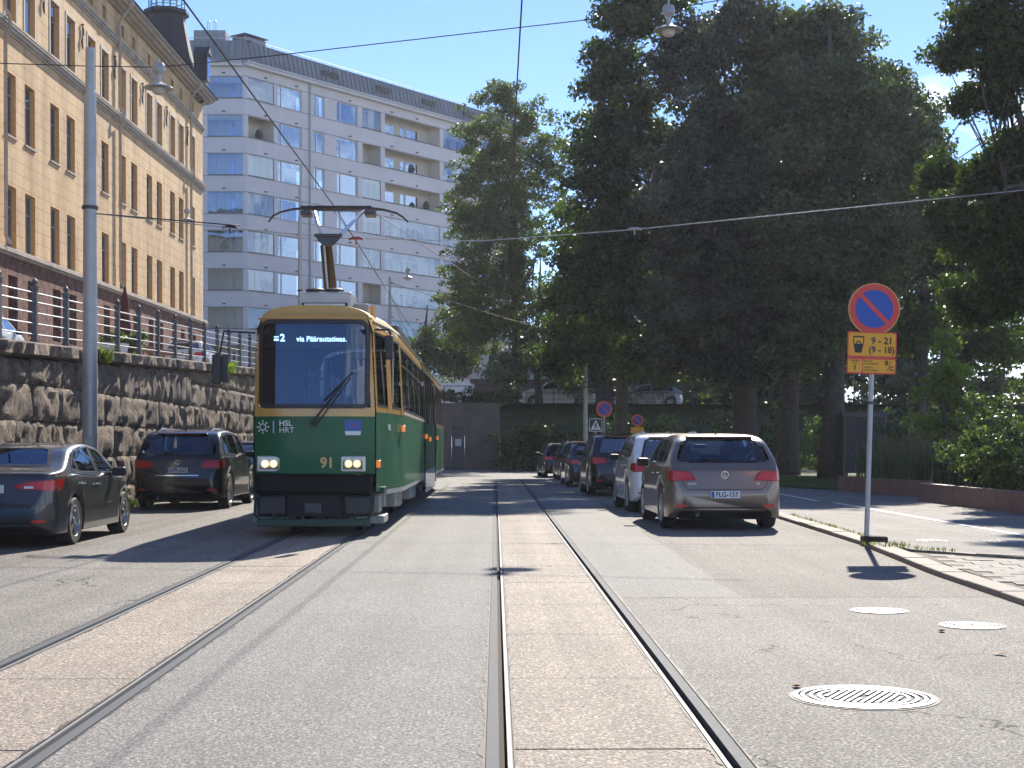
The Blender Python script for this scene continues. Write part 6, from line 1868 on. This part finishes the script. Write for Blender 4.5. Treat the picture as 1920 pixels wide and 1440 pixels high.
def tree(name, label, base, height, blobs, n_clump, per, cr, size, m, r0=.35, limbs=9, lean=(0,0), group='trees in the park', shell=.5, cat='tree', fork=.35):
    t = thing(name, label, cat, base, 0, group)
    B = Vector(base)
    pts, tint, cents = clumps(blobs, n_clump, per, cr, shell)
    pts = pts - np.array(base); cents = cents - np.array(base)
    leaf_cloud('crown', pts, size, m, t, tint)
    tb = MB(); q = []; rr_ = []
    for i in range(9):
        f = i/8; q.append((lean[0]*f+.12*math.sin(f*5+base[0]), lean[1]*f+.12*math.cos(f*4+base[1]), height*f-(.2 if i == 0 else 0))); rr_.append(r0*(1.35 if i == 0 else 1)*(1-f)**.75+.03)
    tb.tube(q, rr_, 10); tb.build('trunk', M['bark'], t, smooth='all')
    rl = random.Random(int(abs(base[0])*100)+int(height*10)); lb = MB()
    for k in range(limbs):
        c = Vector(cents[rl.randrange(len(cents))]); f = rl.uniform(fork, .8)
        s = Vector(q[0]).lerp(Vector(q[-1]), f)
        c = s + (c-s)*.92
        mid = s.lerp(c, .5) + Vector((rl.uniform(-.5,.5), rl.uniform(-.5,.5), rl.uniform(.1,.8)))
        r = r0*.42*(1-f*.5)
        lb.tube([s, s.lerp(mid,.5)+Vector((0,0,.15)), mid, mid.lerp(c,.6)+Vector((rl.uniform(-.3,.3),0,.1)), c], [r, r*.8, r*.6, r*.38, r*.12], 6)
        for _ in range(3):
            c2 = Vector(cents[rl.randrange(len(cents))])
            if (c2-mid).length < 5: lb.tube([mid, mid.lerp(c2,.5)+Vector((0,0,.2)), c2], [r*.4, r*.25, r*.08], 5)
    lb.build('limbs', M['bark'], t, smooth='all')
    return t

# pale maple at the end of the street
tree('maple_tree', 'light green slender tree rising before the right end of the white block', (at(966,700,92).x, 92, 3.6), 19.5,
    [blob(935,180,92,56,48), blob(985,235,92,68,80), blob(900,270,92,62,60), blob(950,330,92,110,80), blob(880,400,92,62,60), blob(960,440,92,120,80), blob(880,500,92,60,50), blob(970,560,92,115,80), blob(900,620,92,95,52), blob(1030,640,92,80,50), blob(1035,320,92,50,90), blob(870,560,92,55,40)],
    900, 85, .60, .19, leaf_mat('leaf_maple', (.045,.07,.016), (.15,.17,.04), .42, .5), r0=.32, limbs=22, shell=.35)
# big dark trees of the park, left to right
tree('linden_tree', 'tall dark tree whose crown edges the open sky on the left of the park', (at(1165,840,67).x, 67, .2), 19,
    [blob(1165,40,60,70,70), blob(1210,-30,60,110,80), blob(1150,150,60,70,80), blob(1190,250,60,110,100), blob(1130,340,60,75,80), blob(1200,420,60,130,100), blob(1120,500,60,90,80), blob(1190,570,60,130,80), blob(1100,640,62,70,50), blob(1230,660,62,100,55), blob(1065,560,64,60,60), blob(1085,440,64,55,60), blob(1110,250,62,45,60), blob(1050,670,66,60,45), blob(1065,620,66,60,60)],
    1050, 90, .68, .20, M['leaf_dark'], r0=.30, limbs=26, shell=.4)
tree('purple_beech', 'dense purplish dark tree filling the middle of the park', (at(1402,880,60).x, 60, .2), 18,
    [blob(1300,110,58,110,110), blob(1390,60,58,100,90), blob(1330,260,57,140,110), blob(1420,210,58,120,110), blob(1320,400,56,160,120), blob(1430,400,56,140,110), blob(1340,550,56,160,100), blob(1450,560,56,120,90), blob(1300,660,57,110,60), blob(1400,690,57,100,45)],
    1100, 90, .64, .19, M['leaf_purple'], r0=.52, limbs=26, shell=.35)
tree('linden_tree', 'thick trunked tree with a greyish crown right of the beech', (at(1562,885,55).x, 55, .2), 17,
    [blob(1480,90,57,90,80), blob(1560,70,57,80,80), blob(1630,170,57,80,70), blob(1520,200,55,120,100), blob(1640,230,55,110,100), blob(1560,320,54,140,100), blob(1700,310,54,70,90), blob(1720,230,56,50,60), blob(1690,180,57,50,50), blob(1740,380,56,50,60), blob(1530,450,53,140,100), blob(1640,460,53,110,90), blob(1570,570,53,140,70), blob(1510,650,53,80,50)],
    1350, 92, .66, .19, leaf_mat('leaf_greyish_lit', (.030,.042,.024), (.20,.225,.11), .34, .38), r0=.42, limbs=26, shell=.38)  # greyish leaves, lightened so the sunlit look is in the colour
tree('linden_tree', 'dark tree with a slimmer trunk between the beech and the thick trunk', (at(1478,885,64).x, 64, .2), 16,
    [blob(1480,300,66,120,120), blob(1500,470,66,120,120), blob(1440,620,66,110,80), blob(1540,660,66,90,50), blob(1560,180,66,100,90)],
    620, 90, .8, .24, M['leaf_dark'], r0=.40, limbs=16, shell=.4)
tree('oak_tree', 'near tree at the right edge with hanging leafy branches against the sky', (12.9, 33.5, .4), 11.5,
    [blob(1850,30,34,75,48), blob(1920,90,34,80,70), blob(1790,100,34,42,45), blob(1875,160,34,42,70), blob(1812,190,34,26,45), blob(1900,300,34,60,75), blob(1850,330,34,50,50), blob(1930,420,34,60,80), blob(1850,440,34,70,60), blob(1790,400,34,50,45), blob(1760,330,36,40,50), blob(1900,540,34,90,60), blob(1820,560,35,60,60), blob(1960,-40,34,110,60)],
    1150, 90, .36, .115, leaf_mat('leaf_oak', (.028,.045,.014), (.085,.115,.03), .38, .42), r0=.30, limbs=34, shell=.2, fork=.4)
tree('maple_tree', 'sunlit yellow green tree behind the near oak', (at(1730,880,62).x, 62, .2), 13,
    [blob(1730,300,62,60,70), blob(1760,450,62,80,90), blob(1700,480,62,60,70), blob(1840,500,62,100,90), blob(1720,600,62,90,60), blob(1860,640,62,90,60), blob(1900,360,62,80,80)],
    480, 85, .7, .22, M['leaf_mid'], r0=.25, limbs=14, shell=.3)
tree('young_maple', 'small bright yellow green maple in the planting bed right of the sign', (at(1775,850,46).x, 46, .3), 4.6,
    [blob(1775,640,46,38,40), blob(1790,700,46,50,40), blob(1755,730,46,45,40), blob(1800,760,46,50,35), blob(1745,800,46,42,35), blob(1790,820,46,45,28)],
    150, 42, .30, .13, M['leaf_bright'], r0=.07, limbs=12, shell=.1)
tree('linden_tree', 'small tree over the far terrace left of the crosswalk sign', (at(1010,790,88).x, 88, 3.4), 9,
    [blob(1020,650,88,75,50), blob(1075,690,88,60,40), blob(960,690,88,50,35), blob(1110,640,88,60,60)], 200, 80, .75, .24, M['leaf_dark'], r0=.22, limbs=9, shell=.3, group='small trees on the far terrace')
tree('linden_tree', 'small tree over the far terrace between the van and the silver car', (at(1160,760,89).x, 89, 3.4), 9,
    [blob(1180,660,89,90,55), blob(1250,690,89,70,40), blob(1130,700,89,60,30)], 200, 80, .75, .24, M['leaf_dark'], r0=.24, limbs=9, shell=.3, group='small trees on the far terrace')
tree('linden_tree', 'low dark tree behind the tram at the foot of the white block', (at(800,700,98).x, 98, 3.7), 7,
    [blob(800,650,98,48,40), blob(850,670,98,60,45), blob(770,690,98,40,25), blob(880,610,98,50,50)], 170, 80, .75, .22, M['leaf_dark'], r0=.2, limbs=9, shell=.3, group='small trees on the far terrace')
# a far wood closing the park
fwp, fwt, _ = clumps([(x, 100+rng.uniform(-6,8), z, 5.5, 4, 4.2) for x in np.arange(12, 75, 4.0) for z in (4, 8, 12, 16)], 2600, 75, 1.1)
wd = leaf_cloud('far_wood', fwp, .42, M['leaf_dark'], None, fwt); tag(wd, 'dark wood closing the park behind the trees', 'wood', kind='stuff')
# hedge mass under the canopy
hp, ht, _ = clumps([(x, 79+2*math.sin(x), 1.4, 2.4, 1.6, 2.0) for x in np.arange(6, 34, 2.2)], 420, 90, .6)
hd_ = leaf_cloud('undergrowth', hp, .22, M['leaf_dark'], None, ht); tag(hd_, 'dark undergrowth beneath the park trees', 'undergrowth', kind='stuff')
# shrubs on the bank by the concrete wall
def shrub(name, label, c, r, n, per, m, size=.14, cr=.3, group=None, cat='shrub'):
    t = thing(name, label, cat, c, 0, group)
    pts, ti, ce = clumps([(0,0,r[2]*.85,*r)], n, per, cr, .2)
    pts = pts[pts[:,2] > 0]; ti = rng.uniform(0,1,len(pts))
    leaf_cloud('foliage', pts, size, m, t, ti)
    s = MB(); rl = random.Random(len(pts))
    for k in range(6):
        q = Vector(ce[rl.randrange(len(ce))])*.85; s.tube([(0,0,-.05), (q.x*.3,q.y*.3,max(.05,q.z*.5)), q], [.03,.02,.008], 5)
    s.build('stems', M['bark'], t)
    return t
for k, (px, py, rx, rz, mm) in enumerate(((965,868,1.5,1.3,'leaf_dark'),(1005,862,1.4,1.5,'leaf_mid'),(1045,840,1.5,1.4,'leaf_mid'),(1090,840,1.3,1.2,'leaf_dark'),(1145,840,1.7,1.5,'leaf_mid'),(1230,830,1.8,1.5,'leaf_dark'))):
    p = at(px, py, 78)
    shrub('shrub', ['dark low shrub beside the concrete wall','pale leaved shrub second from the concrete wall','shrub directly behind the farthest parked cars','dark shrub left of the crosswalk sign','shrub behind the crosswalk and no parking signs','broad dark shrub behind the white crossover'][k], (p.x, 78.5+k*.2, .1), (rx*1.1, 1.1, rz), 42, 70, M[mm], .18, .42, 'shrubs on the far bank')
# ivy on the terrace edge above the concrete wall
ip, iti, _ = clumps([(x, 84.9, 4.1, .8, .4, .55) for x in np.arange(-6, 1, 1.1)], 90, 60, .35); iv = leaf_cloud('hedge', ip, .17, M['leaf_dark'], None, iti); tag(iv, 'low dark hedge on top of the brown concrete wall', 'hedge', kind='thing')
# planting bed: shrubs and ornamental grass
for k, (px, py, Y, r, mm, lab) in enumerate(((1800,840,33,(.9,.7,.8),'leaf_dark','leafy shrub left of the low black fence in the bed'),(1880,850,31.5,(1.0,.8,.9),'leaf_dark','dark dense shrub in the bed at the right edge'),(1850,790,37,(1.1,.8,1.3),'leaf_dark','tall dark shrub before the mesh fence'),(1915,780,34,(.9,.8,1.3),'leaf_dark','tall leafy shrub at the right edge'),(1700,800,47,(1.0,.8,1.0),'leaf_dark','shrub behind the ornamental grass left of the young maple'),(1840,900,30.5,(.45,.35,.35),'leaf_light','small pale plant spilling over the front planter'),(1790,800,44,(1.1,.8,1.0),'leaf_mid','bright shrub at the foot of the young maple'))):
    p = at(px, py, Y); shrub('shrub', lab, (max(p.x, 10.6), Y, .35), r, 46, 70, M[mm], .10, .24, 'shrubs in the planting bed')
def grass_blades(name, xs, h, w, m, parent=None, droop=.35):
    N = len(xs); a = rng.uniform(0, 2*np.pi, N); d = np.stack([np.cos(a), np.sin(a), np.zeros(N)], 1); sd = np.stack([-np.sin(a), np.cos(a), np.zeros(N)], 1)
    H = h*rng.uniform(.5,1.15,N)
    V = np.empty((N,5,3)); X = np.asarray(xs)
    V[:,0] = X - sd*w; V[:,1] = X + sd*w
    V[:,2] = X + sd*w*.7 + d*(droop*.3*H)[:,None] + np.stack([0*H,0*H,H*.65],1); V[:,3] = X - sd*w*.7 + d*(droop*.3*H)[:,None] + np.stack([0*H,0*H,H*.65],1)
    V[:,4] = X + d*(droop*H)[:,None] + np.stack([0*H,0*H,H],1)
    me = bpy.data.meshes.new(name); base = np.arange(N)[:,None]*5
    me.vertices.add(N*5); me.vertices.foreach_set('co', V.reshape(-1).astype(np.float32))
    L_ = np.concatenate([base+np.array([[0,1,2,3]]), base+np.array([[3,2,4]])], 1).reshape(-1)
    me.loops.add(N*7); me.loops.foreach_set('vertex_index', L_.astype(np.int32))
    ls = (np.arange(N)[:,None]*7 + np.array([[0,4]])).reshape(-1)
    me.polygons.add(N*2); me.polygons.foreach_set('loop_start', ls.astype(np.int32))
    at_ = me.attributes.new('tint', 'FLOAT', 'POINT'); at_.data.foreach_set('value', np.repeat(rng.uniform(0,1,N), 5).astype(np.float32))
    me.materials.append(m); me.update(calc_edges=True); me.validate()
    return place(name, me, parent)
def scat(n, x0, x1, y0, y1, z): return np.stack([rng.uniform(x0,x1,n), rng.uniform(y0,y1,n), np.full(n, z)], 1)
og = thing('ornamental_grass', 'tall feathery ornamental grass behind the rear granite planter', 'grass clump', (11.2, 40, .38))
grass_blades('blades', np.concatenate([scat(3600, -.7, 2.2, -2.2, 3.0, 0)]), 1.05, .012, M['leaf_dark'], og, .45)
grass_blades('plumes', scat(500, -.7, 2.2, -2.2, 3.0, .4), .95, .014, leaf_mat('plume', (.12,.07,.045), (.20,.13,.09), .3), og, .5)
lw = grass_blades('lawn_grass', scat(16000, 6.8, 18, 44, 60, PZ+.05), .09, .008, M['leaf_mid']); tag(lw, 'short shaded grass of the park lawn', 'grass', kind='stuff')
# weeds along the kerb, round the sign foot and at the wall foot
w_ = [scat(160, 4.78, 5.35, 18.75, 19.35, PZ+.0)]
w2 = np.stack([rng.uniform(-.03,.05,260), rng.uniform(19.6,27.5,260), np.full(260, PZ)], 1); w2[:,0] += np.array([kx(y)+kerb_w+.02 for y in w2[:,1]]); w_.append(w2)
w3 = scat(120, 4.9,5.6,0,1,PZ); w3[:,1] = 18.55-(w3[:,0]-5.1)*1.4+rng.uniform(-.12,.12,120); w_.append(w3)
wd_ = grass_blades('kerb_weeds', np.concatenate(w_), .055, .005, M['leaf_light'], None, .7); tag(wd_, 'yellow green weeds growing along the kerb and the sign foot', 'weeds', kind='stuff')
w4 = grass_blades('wall_weeds', scat(3200, WX+.15, WX+.6, 23, 52, 0), .22, .010, M['leaf_mid'], None, .7); tag(w4, 'grass growing along the foot of the granite wall', 'weeds', kind='stuff')
for k, (y, z0, r, mm, lab) in enumerate(((28.3,0,(.45,.8,.9),'leaf_mid','leafy weeds climbing the wall between the two left parked cars'),(30.6,0,(.3,.5,.5),'leaf_light','pale nettles at the wall foot beside the black car'),)):
    shrub('wall_plant', lab, (WX+.35, y, z0), r, 46, 36, M[mm], .11, .18, 'plants along the wall', 'plant')
for (y, lab, mm) in ((31.0,'orange green fern tuft growing from the top wall joint','leaf_light'),(45.5,'small green tuft high on the wall beside the tram','leaf_bright')):
    t = thing('wall_plant', lab, 'plant', (WX+.28, y, wz(y)-.28), 0, 'plants along the wall'); grass_blades('fronds', scat(110, -.1, .15, -.3, .3, 0), .36, .018, M[mm], t, 1.0)
for k, (px, Y_, r) in enumerate(((246,45,.55),(222,46,.45))):
    p = at(px, 640, Y_); shrub('potted_shrub', ['green shrub in a pot left of the terrace tables','low green shrub next to the white flower tub'][k], (p.x, Y_, wz(Y_)-.08+.3), (r,r,r*.9), 26, 40, M['leaf_mid'], .12, .2, 'pot plants on the terrace')
# a few fallen leaves
dl = mat('dry_leaf', (.42,.20,.06), .8)
for (px, py, s) in ((1878,1230,.06),(1768,1186,.05),(1495,1290,.05),(905,1180,.0)):
    if not s: continue
    llab = {1878:'brown curled leaf lying on the asphalt near the right edge',1768:'small brown leaf beside the manhole cover nearest the kerb',1495:'small brown leaf just left of the large manhole cover'}[px]
    g = (py-837)/1.33; x, y = (px-929)/g, F/g
    b = MB(); b.v = [(-s,0,.008),(0,-s*.6,.004),(s,0,.02),(0,s*.6,.004),(0,0,.0)]; b.f = [(0,1,4),(1,2,4),(2,3,4),(3,0,4)]
    tag(b.build('fallen_leaf', dl, None, loc=(x, y, .006), rot=(0,0,s*90)), llab, 'leaf', 'fallen leaves')
# ---------------------------------------------------------------- thin scattering volume added to imitate veiling lens glare
hz = MB(); hz.box(-690, 690, -190, 1490, -1.2, 46)
ho_ = hz.build('glare_veil', None, None)
hm = bpy.data.materials.new('glare_veil'); hm.use_nodes = True; hn_ = hm.node_tree.nodes; hn_.clear()
h_out = hn_.new('ShaderNodeOutputMaterial'); h_v = hn_.new('ShaderNodeVolumePrincipled')
h_v.inputs['Density'].default_value = .0003; h_v.inputs['Color'].default_value = (.86,.90,1,1); h_v.inputs['Anisotropy'].default_value = .35
hm.node_tree.links.new(h_v.outputs[0], h_out.inputs['Volume'])
ho_.data.materials.append(hm); ho_['kind'] = 'stuff'; ho_['label'] = 'thin pale veil added over the street to imitate lens glare'
